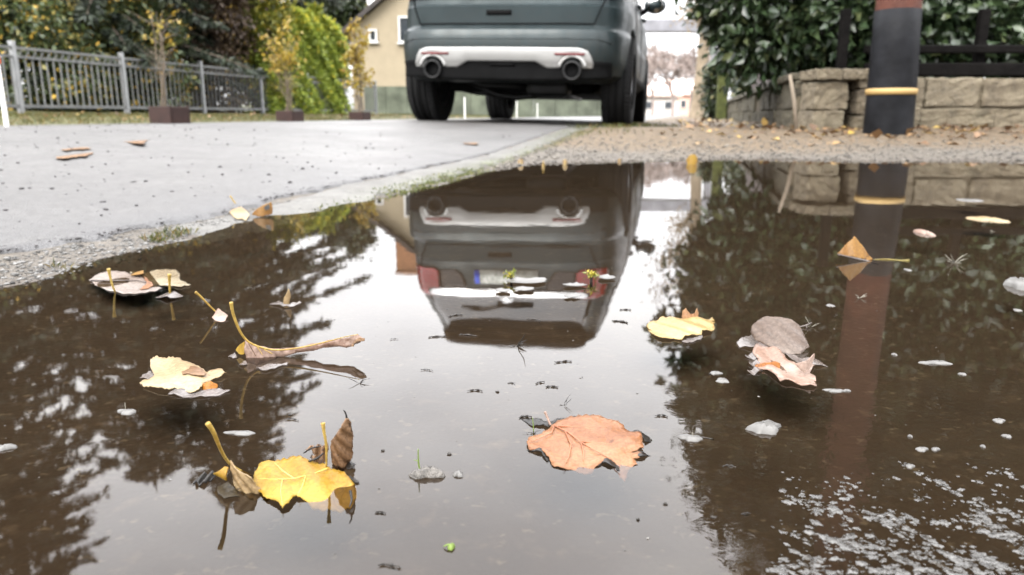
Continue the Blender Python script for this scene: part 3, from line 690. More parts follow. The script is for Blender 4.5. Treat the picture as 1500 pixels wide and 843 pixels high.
M_box = plain('dark red brown planter', (0.022, 0.010, 0.008), 0.65, var=0.3, scale=12, bmp=0.3)
M_soil = plain('potting soil', (0.03, 0.022, 0.015), 0.9, var=0.4, scale=40, bmp=0.6)
M_twig = plain('pale grey bark twigs', (0.0992, 0.0775, 0.0558), 0.8, var=0.3, scale=30)
M_bark = plain('dark bark', (0.05, 0.04, 0.03), 0.9, var=0.4, scale=14, bmp=0.6)
M_yel = leaf_card_mat('yellow autumn leaves', [(0, (0.168, 0.102, 0.012)), (0.5, (0.252, 0.174, 0.018)), (1, (0.27, 0.222, 0.048))], 0.5, 0.35)
pls = [(8.0, .28, .185, 'dark red brown planter box holding the bare grey shrub'), (10.4, .265, .155, 'dark red brown planter box under the half yellow shrub'), (12.6, .26, .15, 'small dark red brown planter box under the slim yellow shrub')]
def twiggy(base, h, n, spread, rad, seed, leaf_n, leaf_lo, leaf_hi, name, mat_leaf, label, stem_mat=None, zlo=.3):
    rd = random.Random(seed); root = empty(name, base); b_ = MB(); LP = []; LD = []
    for k in range(n):
        a = rd.uniform(0, 6.28); sp = spread*rd.uniform(.1, 1)
        p0 = Vector(base)+Vector((rd.uniform(-.05, .05), rd.uniform(-.05, .05), 0)); hh = h*rd.uniform(.55, 1)
        pts = [p0+Vector((math.cos(a)*sp*t**1.4+rd.uniform(-.02, .02), math.sin(a)*sp*t**1.4+rd.uniform(-.02, .02), hh*t)) for t in np.linspace(0, 1, 7)]
        b_.tube(pts, [rad*(1-.8*t) for t in np.linspace(0, 1, 7)], 5)
        for j in range(2, 6):
            for _ in range(2):
                q = pts[j]; d = Vector((rd.uniform(-1, 1), rd.uniform(-1, 1), rd.uniform(.2, 1)))*h*.16
                b_.tube([q, q+d*.5+Vector((0, 0, .01)), q+d], [rad*.4, rad*.3, rad*.15], 4)
                LP.append(q+d*.6); LP.append(q+d)
        LP += pts[2:]
    b_.build('stem', stem_mat or M_twig, root, origin=base)
    if leaf_n:
        P = np.array([LP[rd.randrange(len(LP))][:] for _ in range(leaf_n*3)]); P = P[(P[:, 2]-base[2]) > zlo*h][:leaf_n]
        P = P+rng.normal(0, .03, P.shape); D = rng.normal(0, 1, P.shape)+np.array([0, 0, -.5])
        V, Fc = leaf_cards(P, D, rng.uniform(leaf_lo, leaf_hi, len(P)), .6, .12)
        np_obj('leaves', V, Fc, mat_leaf, root, up4(rng.random(len(P))), base)
    tag(root, label, 'shrub'); return root
for i, (D, w, h, lab) in enumerate(pls):
    x, y = road(-5.41, D); z = gz(x, y); r_ = empty('planter_box', (x, y, z)); tag(r_, lab, 'planter', 'planter boxes along the road edge')
    t = MB(); hw = w/2
    for dx, dy, sx, sy in ((0, -hw+.015, w, .03), (0, hw-.015, w, .03), (-hw+.015, 0, .03, w-.062), (hw-.015, 0, .03, w-.062)):
        ca, sa = math.cos(-R(20)), math.sin(-R(20)); t.box((x+dx*ca-dy*sa, y+dx*sa+dy*ca, z+h/2-.01), (sx, sy, h), rz=-R(20))
    bevel(t.build('box', M_box, r_), .006)
    t = MB(); t.box((x, y, z+h*.45), (w-.07, w-.07, h*.8), rz=-R(20)); t.build('soil', M_soil, r_)
p_ = road(-5.41, 8.0); twiggy((p_[0]-.03, p_[1], gz(*p_)+.14), 1.2, 4, .18, .010, 3, 30, .04, .08, 'shrub', M_yel, 'bare pale grey shrub with a few yellow leaves in planter box', zlo=.55)
p_ = road(-5.41, 10.4); twiggy((p_[0], p_[1], gz(*p_)+.12), 1.25, 7, .24, .008, 4, 210, .05, .09, 'shrub', M_yel, 'shrub with yellow leaves over bare twiggy base in planter', zlo=.45)
p_ = road(-5.41, 12.6); twiggy((p_[0], p_[1], gz(*p_)+.14), 1.45, 8, .12, .008, 5, 650, .05, .09, 'shrub', M_yel, 'slim bright yellow shrub in planter before the cream house', zlo=.12)

# ---- foliage builders
def crown_points(blobs, n, shell=.45, clump=60, csz=.18):
    # blobs: (centre, radii); leaves gathered in clumps near each blob's surface, outward directions
    P = []; D = []
    vol = np.array([r[0]*r[1]+r[0]*r[2]+r[1]*r[2] for _, r in blobs]); vol = vol/vol.sum()
    for (c, r), f in zip(blobs, vol):
        k = max(4, int(clump*f)); m_ = int(n*f/k)+1
        u = rng.normal(size=(k, 3)); u /= np.linalg.norm(u, axis=1, keepdims=True); rr = 1-shell*rng.random((k, 1))**1.6
        C = np.array(c)+u*rr*np.array(r)*rng.uniform(.88, 1.1, (k, 1)); cs = csz*rng.uniform(.5, 1.3, (k, 1, 1))
        q = C[:, None]+rng.normal(size=(k, m_, 3))*cs*np.array([1, 1, .75]); d = u[:, None]*.8+rng.normal(0, .7, (k, m_, 3))+np.array([0, 0, -.25])
        P.append(q.reshape(-1, 3)); D.append(d.reshape(-1, 3))
    return np.concatenate(P), np.concatenate(D)
DENS = 2.6
def bush(name, base, blobs, n, lo, hi, mat, label, cat, group=None, clump=120, csz=.16, width=.5, shell=.5, trunk=.05, trunk_h=None, bark=None, flt=None):
    root = empty(name, base)
    P, D = crown_points(blobs, int(n*DENS), shell, clump, csz)
    k = P[:, 2] > base[2]+.03
    if flt is not None: k &= flt(P)
    P, D = P[k], D[k]
    V, Fc = leaf_cards(P, D, rng.uniform(lo, hi, len(P))*1.18, width*1.2, .14)
    np_obj('crown', V, Fc, mat, root, up4(np.clip(rng.normal(.5, .25, len(P)), 0, 1)), base)
    t = MB(); b0 = Vector(base)-Vector((0, 0, .05))
    for c, r in blobs:
        c = Vector(c); mid = b0.lerp(c, .5)+Vector((random.uniform(-.1, .1), random.uniform(-.1, .1), .1))
        t.tube([b0+Vector((random.uniform(-.04, .04), random.uniform(-.04, .04), 0)), mid, c, c+Vector((0, 0, r[2]*.5))], [trunk, trunk*.8, trunk*.5, trunk*.2], 7)
        for _ in range(6):
            u = Vector((random.uniform(-1, 1)*r[0], random.uniform(-1, 1)*r[1], random.uniform(-.4, .8)*r[2]))*.8; t.tube([c, c+u*.5+Vector((0, 0, .05)), c+u], [trunk*.35, trunk*.22, trunk*.08], 5)
    t.build('trunk', bark or M_bark, root, origin=base)
    tag(root, label, cat, group); return root
def conifer(name, base, h, rad, mat, label, group, seed, droop=.35, z0=.12, whorls=34, per=8, needle=.34, nw=.40, dens=15, power=.8, filt=None):
    rd = np.random.default_rng(seed); root = empty(name, base); B = Vector(base)
    t = MB(); t.tube([B-Vector((0, 0, .1)), B+Vector((.03, 0, h*.4)), B+Vector((0, .03, h*.75)), B+Vector((0, 0, h))], [.028*h, .022*h, .011*h, .01], 9)
    P = []; D = []
    for i in range(whorls):
        f = (i+rd.uniform(0, .8))/whorls; z = h*(z0+(1-z0)*f*.985); L0 = rad*(1-f)**power*(.80+.2*math.sin(i*1.7))+.08
        for k in range(per):
            a = 2*math.pi*(k+rd.uniform(-.35, .35))/per+i*.6; L = L0*rd.uniform(.62, 1.15); dx, dy = math.cos(a), math.sin(a)
            br = []
            for s_ in np.linspace(0, 1, 6):
                zz = z+L*(.10*s_-droop*s_*s_+.06*s_**4)
                br.append((B.x+dx*L*s_, B.y+dy*L*s_, B.z+zz))
            if L > .5: t.tube(br, [.012+.010*L*(1-s_) for s_ in np.linspace(0, 1, 6)], 4)
            ns = max(8, int(dens*2.1*L)); s_ = rd.uniform(.12, 1.0, ns)**.8
            bx = np.array(br); idx = np.minimum((s_*5).astype(int), 4); fr = s_*5-idx
            q = bx[idx]*(1-fr[:, None])+bx[idx+1]*fr[:, None]
            sg = rd.choice([-1, 1], ns); out_ = rd.uniform(.3, 1.1, ns); side = np.stack([-dy*sg, dx*sg, np.zeros(ns)], 1)
            d = np.array([dx, dy, 0])*out_[:, None]+side*rd.uniform(.1, .9, (ns, 1))+np.array([0, 0, -1])*rd.uniform(.15, .9, (ns, 1))
            P.append(q); D.append(d)
    P = np.concatenate(P); D = np.concatenate(D); n = len(P); D /= np.linalg.norm(D, axis=1, keepdims=True)
    # a feathered spray: several thin needles-laden twiglets off every spray axis
    sz = rd.uniform(.55, 1.15, n)*needle; allV = []; allF = []; off_ = 0; tints = []
    tn_ = np.clip(rd.normal(.5, .22, n), 0, 1)
    rnd = rd.normal(size=(n, 3)); A = np.cross(D, rnd); A /= np.linalg.norm(A, axis=1, keepdims=True)
    for j, (s0, ang, ln) in enumerate([(0, 0, 1), (.2, .75, .5), (.3, -.75, .48), (.5, .7, .38), (.6, -.7, .34)]):
        dd = D*math.cos(ang)+A*math.sin(ang)
        V, Fc = leaf_cards(P+D*(sz*s0)[:, None], dd, sz*ln, nw*(.5 if j == 0 else .62), .05)
        allV.append(V); allF.append(Fc+off_); off_ += len(V); tints.append(up4(tn_))
    np_obj('crown', np.concatenate(allV), np.concatenate(allF), mat, root, np.concatenate(tints), base)
    t.build('trunk', M_bark, root, origin=base); tag(root, label, 'tree', group); return root

M_dkgreen = leaf_card_mat('dark evergreen leaves', [(0, (0.008, 0.013, 0.006)), (0.5, (0.020, 0.032, 0.012)), (0.85, (0.045, 0.06, 0.02)), (1, (0.10, 0.085, 0.025))], 0.4, 0.12)
M_mixed = leaf_card_mat('dark leaves with yellow ones', [(0, (0.0144, 0.0234, 0.0108)), (0.6, (0.054, 0.0756, 0.0252)), (0.82, (0.18, 0.153, 0.036)), (1, (0.684, 0.432, 0.072))], 0.45, 0.2)
M_brown = leaf_card_mat('brown purple foliage', [(0, (0.024, 0.015, 0.012)), (0.5, (0.0675, 0.045, 0.03)), (0.9, (0.1275, 0.09, 0.045)), (1, (0.45, 0.3, 0.06))], 0.55, 0.15)
M_hedge = leaf_card_mat('yellow green hedge', [(0, (0.0827, 0.1157, 0.022)), (0.5, (0.2066, 0.2617, 0.0413)), (0.85, (0.3857, 0.427, 0.0689)), (1, (0.7163, 0.6061, 0.0827))], 0.5, 0.3)
M_climb = leaf_card_mat('yellowing climber leaves', [(0, (0.042, 0.054, 0.012)), (0.45, (0.135, 0.15, 0.027)), (0.75, (0.3, 0.27, 0.0375)), (1, (0.6, 0.405, 0.045))], 0.5, 0.3)
M_spruce = leaf_card_mat('spruce needles', [(0, (0.006, 0.010, 0.006)), (0.5, (0.014, 0.022, 0.011)), (1, (0.034, 0.042, 0.018))], 0.6, 0.08)
M_laurel = leaf_card_mat('glossy laurel leaves', [(0, (0.0094, 0.0172, 0.0078)), (0.5, (0.0218, 0.0374, 0.0156)), (0.9, (0.0429, 0.064, 0.025)), (1, (0.078, 0.0936, 0.039))], 0.33, 0.12, 0.5)
def up(px, D):  # ground point seen in column px at distance D
    q = atD(px, 168, D); return (q.x, q.y, gz(q.x, q.y))
def hat(px, py, D): q = atD(px, py, D); return (q.x, q.y, q.z)

b_ = up(20, 12.4); bush('evergreen_bush', b_, [((b_[0], b_[1]+.3, 1.2), (1.1, .8, 1.3)), ((b_[0]-1.1, b_[1], 1.5), (1.1, .8, 1.5))], 7000, .06, .11, M_mixed, 'dark evergreen bush flecked with tan leaves behind first fence panel', 'bush', clump=170)
b_ = up(150, 14.2); bush('evergreen_bush', b_, [((b_[0], b_[1]+.5, 1.4), (1.3, .9, 1.35)), ((b_[0]+.2, b_[1]+.1, .85), (1.2, .7, .75))], 8000, .06, .11, M_mixed, 'broad dark green bush behind the second fence panel', 'bush', clump=200)
b_ = up(200, 14.6); bush('autumn_bush', b_, [((b_[0], b_[1]-.1, 1.15), (.75, .45, .8)), ((b_[0]+.35, b_[1]+.1, 1.75), (.6, .4, .6))], 2600, .06, .11, M_mixed, 'loose bush with scattered yellow leaves above the fence', 'bush', clump=110)
b_ = up(285, 16.3); bush('brown_bush', b_, [((b_[0], b_[1]+.6, 1.5), (1.15, .9, 1.6)), ((b_[0]+.2, b_[1]+.3, 2.7), (.9, .7, .9))], 9000, .06, .12, M_brown, 'brown purple bush behind the fence beside the climber', 'bush', clump=230)
b_ = up(378, 17.6); bush('climber_bush', b_, [((b_[0]-.35, b_[1]-.2, 1.9), (.50, .4, .6)), ((b_[0]+.2, b_[1], 1.9), (.55, .45, .65)), ((b_[0]-.2, b_[1]-.1, 1.3), (.4, .35, .5)), ((b_[0]+.3, b_[1]-.2, .95), (.38, .3, .6)), ((b_[0]+.35, b_[1]-.2, 2.35), (.55, .45, .42))], 6000, .06, .11, M_climb, 'yellowing climber hanging over the last fence panels', 'bush', clump=180, csz=.13)
# trimmed hedge along the fence line
h0 = road(-9.55, 17.0); base = (h0[0], h0[1], gz(*h0)); n = 42000
t_ = rng.random(n)*4.0; wv = rng.uniform(-.42, .42, n); hv = rng.random(n)
face = rng.random(n); hh = 2.38+.10*np.sin(t_*3)+.09*np.sin(t_*7.3+1)+.06*np.sin(t_*17)-.55*np.abs(t_/2-1)**5
zv = np.where(face < .25, hh-rng.exponential(.05, n), hh*hv)
wv = np.where((face > .25) & (face < .8), .42-rng.exponential(.06, n), wv)+rng.normal(0, .05, n)+.06*np.sin(t_*4.1+zv*3)+.05*np.sin(zv*9+t_*8)-.12*np.clip(zv-1.9, 0, 1)
xx_ = -9.75+wv; yy_ = 17.0+t_; P = np.stack([xx_+KR*yy_, yy_, base[2]+np.maximum(zv, .03)], 1)
D_ = np.stack([np.where(face < .25, 0, .8)+rng.normal(0, .6, n), -.5+rng.normal(0, .6, n), np.where(face < .25, .8, 0)+rng.normal(0, .6, n)], 1)
V, Fc = leaf_cards(P, D_, rng.uniform(.06, .12, n), .6, .12)
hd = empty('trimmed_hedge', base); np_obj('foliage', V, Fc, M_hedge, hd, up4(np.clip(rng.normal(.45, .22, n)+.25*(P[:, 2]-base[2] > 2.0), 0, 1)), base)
t = MB()
for k in range(10):
    q = road(-9.75, 17.2+.4*k); q = Vector((q[0], q[1], gz(*q)-.05)); t.tube([q, q+Vector((.06, 0, 1.0)), q+Vector((0, .05, 2.0))], [.035, .025, .01], 6)
t.build('trunk', M_bark, hd, origin=base)
tag(hd, 'tall box trimmed yellow green hedge at the end of the fence', 'hedge')
SG = 'dark spruces behind the fence'
b_ = up(300, 17.5); conifer('spruce_tree', b_, 9.5, 3.8, M_spruce, 'dark spruce with drooping boughs standing behind the yellowing climber', SG, 21, z0=.30, whorls=27, per=9, dens=14, power=.65)
b_ = up(165, 15.0); conifer('spruce_tree', b_, 7.6, 3.1, M_spruce, 'shorter dark spruce rising behind the dark green bush', SG, 22, z0=.12, whorls=26, per=9, dens=14, power=.6)
b_ = up(-75, 13.5); conifer('spruce_tree', b_, 11.0, 3.1, M_spruce, 'dark spruce at the start of the fence, trunk out of view', SG, 23, z0=.12, whorls=36, per=9, dens=13, power=.7)
b_ = up(492, 34); bush('round_tree', b_, [((b_[0], b_[1], 4.4), (1.5, 1.3, 1.2)), ((b_[0]-.6, b_[1], 3.4), (1.0, 1, 1.0)), ((b_[0]+.5, b_[1], 5.2), (.9, .9, .7))], 6000, .12, .2, M_dkgreen, 'round green tree showing between the hedge and the cream house', 'tree', clump=150, csz=.22, trunk=.12)

# ---- cream house with a steep gable, chimney, small windows, grey garden wall
M_cream = plain('cream render', (0.2385, 0.1997, 0.1401), 0.85, var=0.06, scale=3, bmp=0.1)
M_roof = plain('dark roof tiles', (0.035, 0.03, 0.028), 0.7, var=0.3, scale=6, bmp=0.5)
M_brick = plain('orange brick', (0.255, 0.1275, 0.0675), 0.85, var=0.25, scale=8, bmp=0.5)
M_frame = plain('white window frame', (0.465, 0.4588, 0.4464), 0.4, var=0.05)
M_pane = plain('window glass', (0.03, 0.035, 0.04), 0.05, var=0.1, spec=0.8)
M_gwall = plain('mossy grey wall', (0.085, 0.095, 0.07), 0.85, var=0.4, scale=2.2, bmp=0.5)
HD = 30.0; hx0 = atD(519, 168, HD).x; eave = atD(519, 45, HD).z; hw = 6.6; hz = .2; ridge = eave+hw/2*.80; hx1 = hx0+hw; HL = 9.0
hs = empty('house', (hx0, HD, hz)); tag(hs, 'cream rendered house with steep dark gable roof and small windows', 'house')
t = MB(); y0, y1 = HD, HD+HL; xm = (hx0+hx1)/2
t.add([(hx0, y0, hz), (hx1, y0, hz), (hx1, y0, eave), (xm, y0, ridge), (hx0, y0, eave), (hx0, y1, hz), (hx1, y1, hz), (hx1, y1, eave), (xm, y1, ridge), (hx0, y1, eave)],
      [(0, 1, 2, 3, 4), (9, 8, 7, 6, 5), (0, 4, 9, 5), (1, 6, 7, 2)])
t.build('wall', M_cream, hs)
t = MB(); ov = .35; k = (ridge-eave)/(hw/2)
for s_, xe in ((-1, hx0), (1, hx1)):
    e = xe+s_*ov; ze = eave-ov*k+.03; vs = []
    for yy in (y0-.35, y1+.35):
        vs += [(e, yy, ze), (xm, yy, ridge+.03), (xm, yy, ridge+.24), (e, yy, ze+.20)]
    t.add(vs, [(0, 1, 2, 3), (7, 6, 5, 4), (0, 3, 7, 4), (3, 2, 6, 7), (0, 4, 5, 1)])
rf = t.build('roof', M_roof, hs)
t = MB(); cx = atD(592, 168, HD+3).x; t.box((cx, HD+3, 5.0), (1.0, .8, 3.2)); t.box((cx, HD+3, 6.64), (1.12, .92, .12)); t.build('chimney', M_brick, rf)
def window(px0, py0, px1, py1, D=HD):
    a = atD(px0, py0, D); c = atD(px1, py1, D); w = c.x-a.x; h = a.z-c.z; cx, cz = (a.x+c.x)/2, (a.z+c.z)/2; t = MB(); fw = .07
    for dx, dz, sx, sz in ((0, h/2-fw/2, w, fw), (0, -h/2+fw/2, w, fw), (-w/2+fw/2, 0, fw, h-2*fw-.004), (w/2-fw/2, 0, fw, h-2*fw-.004)): t.box((cx+dx, D-.03, cz+dz), (sx, .09, sz))
    f = t.build('window', M_frame, hs); t = MB(); t.box((cx, D-.012, cz), (w-2*fw, .02, h-2*fw)); t.build('pane', M_pane, f)
    t = MB(); t.box((cx, D-.07, cz-h/2-.03), (w+.12, .14, .05)); t.build('sill', M_frame, f)
window(540, 43, 553, 62); window(583, 24, 618, 63)
t = MB(); w0 = atD(536, 168, 26.5).x; w1 = atD(905, 168, 26.5).x; wt = atD(560, 127, 26.5).z
for k in range(12):
    a = w0+(w1-w0)*k/12; b2 = w0+(w1-w0)*(k+1)/12; t.box(((a+b2)/2, 26.5, (wt+.1)/2), (b2-a-.012, .22, wt-.1))
gw = t.build('garden_wall', M_gwall, None, origin=(w0, 26.5, .1)); tag(gw, 'mossy grey garden wall in front of the cream house', 'wall')

# ================================================================== FAR STREET: trees, beam, pale houses
M_pale = plain('pale far render', (0.496, 0.464, 0.432), 0.9, var=0.08, scale=2)
M_pink = plain('faded tile roof', (0.44, 0.33, 0.29), 0.8, var=0.2, scale=4)
M_ptwig = plain('greyish pink twigs', (0.26, 0.215, 0.195), 0.9, var=0.25)
M_beam = plain('grey bridge steel', (0.17, 0.17, 0.185), 0.6, var=0.2, scale=2)
def gable(name, px0, px1, D, wall_h, roof_h, depth, mw, mr, label, wins):
    a = atD(px0, 168, D).x; c = atD(px1, 168, D).x; z = gz((a+c)/2, D)-.2; r = empty(name, (a, D, z)); t = MB(); w = c-a; y1 = D+depth; ym = (D+y1)/2; e = z+wall_h
    t.add([(a, D, z), (c, D, z), (c, D, e), (a, D, e), (a, y1, z), (c, y1, z), (c, y1, e), (a, y1, e), (a, ym, e+roof_h), (c, ym, e+roof_h)], [(0, 1, 2, 3), (5, 4, 7, 6), (4, 0, 3, 8, 7), (1, 5, 6, 9, 2)])
    t.build('wall', mw, r); t = MB()
    for yy, s_ in ((D-.3, 1), (y1+.3, -1)):
        ze = e-.3*roof_h/(depth/2); vs = [(a-.3, yy, ze+.02), (c+.3, yy, ze+.02), (c+.3, ym, e+roof_h+.02), (a-.3, ym, e+roof_h+.02)]
        vs += [(x, y, q+.18) for x, y, q in vs]; t.add(vs, [(3, 2, 1, 0), (4, 5, 6, 7), (0, 1, 5, 4), (1, 2, 6, 5), (2, 3, 7, 6), (3, 0, 4, 7)])
    t.build('roof', mr, r)
    for k in range(wins):
        cx = a+w*(k+.5)/wins; t = MB(); t.box((cx, D-.03, z+wall_h*.6), (w/wins*.4, .08, wall_h*.35)); f = t.build('window', M_frame, r)
        t = MB(); t.box((cx, D-.08, z+wall_h*.6), (w/wins*.32, .02, wall_h*.28)); t.build('pane', M_pane, f)
    tag(r, label, 'house'); return r
gable('house', 935, 992, 62, 1.7, .9, 7, M_pale, M_pink, 'low white house at the far end of the street', 2)
gable('house', 990, 1030, 75, 2.2, 1.4, 8, plain('salmon render', (0.55, 0.34, 0.27), 0.9), M_pink, 'salmon pink house beyond the far white house', 2)
def bare_tree(name, base, h, mat, label, seed, rad, levels=5, spread=.55, group=None, leaves=None, trunk_h=.3, nleaf=0, lsz=(.1, .18)):
    rd = random.Random(seed); root = empty(name, base); t = MB(); tips = []
    def grow(p, d, L, r, lev):
        q = p+d*L*.5+Vector((rd.uniform(-1, 1), rd.uniform(-1, 1), rd.uniform(-.3, .6)))*L*.08; e = p+d*L
        t.tube([p, q, e], [max(r, .014), max(r*.85, .013), max(r*.65, .012)], 6 if lev > 2 else 3, cap=False); tips.append(e)
        if lev <= 0: return
        for k in range(3 if lev > 1 else 4):
            a = Vector((rd.uniform(-1, 1), rd.uniform(-1, 1), rd.uniform(-.35, .75))); nd = (d+a*spread*1.5).normalized()
            grow(e if k else p.lerp(e, .85), nd, L*rd.uniform(.6, .82), r*.6, lev-1)
    grow(Vector(base)-Vector((0, 0, .1)), Vector((0, 0, 1)), h*trunk_h, rad, levels)
    t.build('trunk', mat, root, origin=base)
    if leaves:
        T = np.array([x[:] for x in tips[1:]]); P = T[rng.integers(0, len(T), nleaf)]+rng.normal(0, .12, (nleaf, 3)); P = P[P[:, 2] > base[2]+h*.3]
        V, Fc = leaf_cards(P, rng.normal(0, 1, P.shape), rng.uniform(*lsz, len(P)), .6, .1); np_obj('crown', V, Fc, leaves, root, up4(rng.random(len(P))), base)
    tag(root, label, 'tree', group); return root
BG = 'bare trees at the end of the street'
bare_tree('bare_tree', up(985, 44), 4.4, M_ptwig, 'bare greyish pink tree beneath the grey beam', 5, .12, 7, .6, BG, trunk_h=.27)
bare_tree('bare_tree', up(955, 54), 5.4, M_ptwig, 'bare greyish pink tree close beside the car mirror', 6, .13, 7, .6, BG, trunk_h=.27)
bare_tree('bare_tree', up(1012, 50), 5.0, M_ptwig, 'bare greyish pink tree next to the tan trunk', 8, .12, 7, .6, BG, trunk_h=.27)
M_ptrunk = plain('pale tan bark', (0.18, 0.144, 0.102), 0.85, var=0.25, scale=5, bmp=0.6)
M_tanleaf = leaf_card_mat('sparse tan leaves', [(0, (0.144, 0.102, 0.054)), (0.6, (0.228, 0.168, 0.096)), (1, (0.27, 0.216, 0.144))], 0.6, 0.35)
# street tree: straight pale trunk with thin tan leaves
q = up(1021, 20.0); st_ = empty('street_tree', q); t = MB(); Q = Vector(q)
t.tube([Q-Vector((0, 0, .1)), Q+Vector((.02, 0, .25)), Q+Vector((.06, 0, 1.2)), Q+Vector((.12, 0, 2.6)), Q+Vector((.10, 0, 4.2))], [.26, .19, .155, .14, .10], 12); rd = random.Random(4); tips = []
for k in range(20):
    p0 = Q+Vector((.1, 0, rd.uniform(2.1, 4.2))); a = rd.uniform(0, 6.28); L = rd.uniform(.8, 1.5)
    e = p0+Vector((math.cos(a)*L*.8, math.sin(a)*L, L*rd.uniform(.3, .9))); t.tube([p0, p0.lerp(e, .5)+Vector((0, 0, -.06)), e], [.045, .03, .008], 5); tips += [p0.lerp(e, f) for f in (.4, .6, .8, 1)]
    for _ in range(3):
        e2 = p0.lerp(e, rd.uniform(.4, .9)); e3 = e2+Vector((rd.uniform(-.5, .5), rd.uniform(-.5, .5), rd.uniform(-.1, .5))); t.tube([e2, e3], [.012, .004], 4); tips.append(e3)
t.build('trunk', M_ptrunk, st_, origin=q)
T = np.array([x[:] for x in tips]); P = T[rng.integers(0, len(T), 2300)]+rng.normal(0, .16, (2300, 3))
V, Fc = leaf_cards(P, rng.normal(0, 1, P.shape), rng.uniform(.07, .13, len(P)), .6, .1); np_obj('crown', V, Fc, M_tanleaf, st_, up4(rng.random(len(P))), q)
tag(st_, 'street tree with straight pale trunk and thin tan leaves beyond the wall', 'tree')
# grey beam crossing high over the street
br_ = empty('pipe_bridge', (atD(920, 168, 46).x, 46, .2)); tag(br_, 'grey steel beam crossing high over the far street', 'bridge')
zt = atD(985, 29, 46).z; zb = atD(985, 47, 46).z; xa, xb = atD(838, 168, 46).x, atD(1052, 168, 46).x
t = MB(); t.box(((xa+xb)/2, 46, (zt+zb)/2+.05), (xb-xa, .8, zt-zb-.16)); t.box(((xa+xb)/2, 46, zb+.05), (xb-xa, 1.0, .12)); t.build('beam', M_beam, br_)
for xq in (xa+.4, xb-.4):
    t = MB(); t.box((xq, 46, zb/2), (.35, .5, zb-.04)); t.build('pier', M_beam, br_)

# ================================================================== RIGHT SIDE: walls, timber fence, hedge, pole
M_stone = bpy.data.materials.new('sandstone'); M_stone.use_nodes = True; nt = M_stone.node_tree; b = nt.nodes['Principled BSDF']
sc_ = ramp(nt, [(0, (0.059, 0.0461, 0.0295)), (0.35, (0.1004, 0.0797, 0.0502)), (0.7, (0.1476, 0.121, 0.0797)), (1, (0.1948, 0.1683, 0.121))], attr(nt, 'tint'))
sc_ = mixc(nt, 0.6, sc_, ramp(nt, [(0.36, (0.0325, 0.0248, 0.0166)), (0.5, (0.1063, 0.0856, 0.0561)), (0.7, (0.1771, 0.1535, 0.1063))], noise(nt, 9, 7, 0.7)))
mo_ = ramp(nt, [(0.52, (0, 0, 0)), (0.66, (0.3542, 0.3542, 0.3542))], noise(nt, 4, 6, 0.7)); sc_ = mixc(nt, mo_, sc_, (0.0325, 0.0325, 0.0148))
nt.links.new(sc_, b.inputs['Base Color']); b.inputs['Roughness'].default_value = 0.9; bump(nt, b, noise(nt, 26, 7, 0.7), 0.8, 0.03)
M_stone2 = M_stone.copy(); M_stone2.name = 'shaded mossy sandstone'  # darker copy of the sandstone: the laurel's shade put into its mossy colour
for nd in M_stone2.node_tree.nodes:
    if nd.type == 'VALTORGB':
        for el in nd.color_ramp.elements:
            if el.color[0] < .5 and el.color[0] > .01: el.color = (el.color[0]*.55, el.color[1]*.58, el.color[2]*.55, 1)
M_wood = plain('dark weathered timber', (0.0035, 0.003, 0.0028), 0.75, spec=0.05, var=0.4, scale=10, bmp=0.4)
def rough_stone(o, amt=.018):
    bevel(o, .009, 2, 30); m_ = o.modifiers.new('Subdivision', 'SUBSURF'); m_.subdivision_type = 'SIMPLE'; m_.levels = m_.render_levels = 3
    tx = bpy.data.textures.get('stone relief') or bpy.data.textures.new('stone relief', 'CLOUDS'); tx.noise_scale = .045; tx.noise_depth = 4
    d = o.modifiers.new('Displace', 'DISPLACE'); d.texture = tx; d.strength = amt*1.6; d.mid_level = .55; d.texture_coords = 'GLOBAL'
def block_wall(name, p, q, z0f, z1f, th, courses, label, cap=True, lo=.2, hi=.5, seed=1, mat=None):
    rd = random.Random(seed); p, q = Vector(p), Vector(q); L = (q-p).length; d = (q-p)/L; rz = math.atan2(d.y, d.x); t = MB()
    for c in range(courses):
        s_ = -.1*rd.random() if c % 2 else 0.0
        while s_ < L-.03:
            w = rd.uniform(lo, hi); a, b2 = max(0, s_), min(L, s_+w)
            if L-b2 < .08: b2 = L
            m_ = (a+b2)/2; z0, z1 = z0f(m_), z1f(m_); hgt = (z1-z0)/courses; cc = p+d*m_
            t.box((cc.x+rd.uniform(-.012, .012)*d.y, cc.y-abs(rd.uniform(0, .016))*abs(d.x), z0+hgt*(c+.5)), (b2-a-.007, th*rd.uniform(.95, 1.05), hgt-.007), rz, .006, tint=rd.random())
            s_ = b2
    t2 = MB(); n = int(L/.4)+1
    for k in range(n):   # mortar core
        m_ = L*(k+.5)/n; cc = p+d*m_; z0, z1 = z0f(m_), z1f(m_); t2.box((cc.x, cc.y, (z0+z1)/2-.01), (L/n, th-.022, z1-z0-.012), rz)
    root = t.build(name, mat or M_stone, None, origin=(p.x, p.y, z0f(0))); rough_stone(root)
    t2.build('mortar', plain('old mortar', (0.085, 0.07, 0.048), 0.95, var=0.3), root)
    if cap:
        t3 = MB(); s_ = 0
        while s_ < L-.02:
            w = min(L-s_, rd.uniform(.38, .6)); m_ = s_+w/2; cc = p+d*m_; t3.box((cc.x, cc.y, z1f(m_)+.026), (w-.01, th+.06, .05), rz, .004, tint=rd.random()*.6); s_ += w
        rough_stone(t3.build('coping', mat or M_stone, root), .008)
    tag(root, label, 'wall'); return root
q0 = atD(1182, 190, 4.90); q1 = atD(2500, 190, 4.90); gzz = q0.z
qa = atD(1180, 107, 4.9)
block_wall('stone_wall', (q0.x+.31, 5.0, 0), (q1.x, 5.0, 0), lambda s: .03, lambda s: .405, .22, 2, 'sandstone block wall under dark timber rails behind the wrapped pole', cap=False, seed=5)
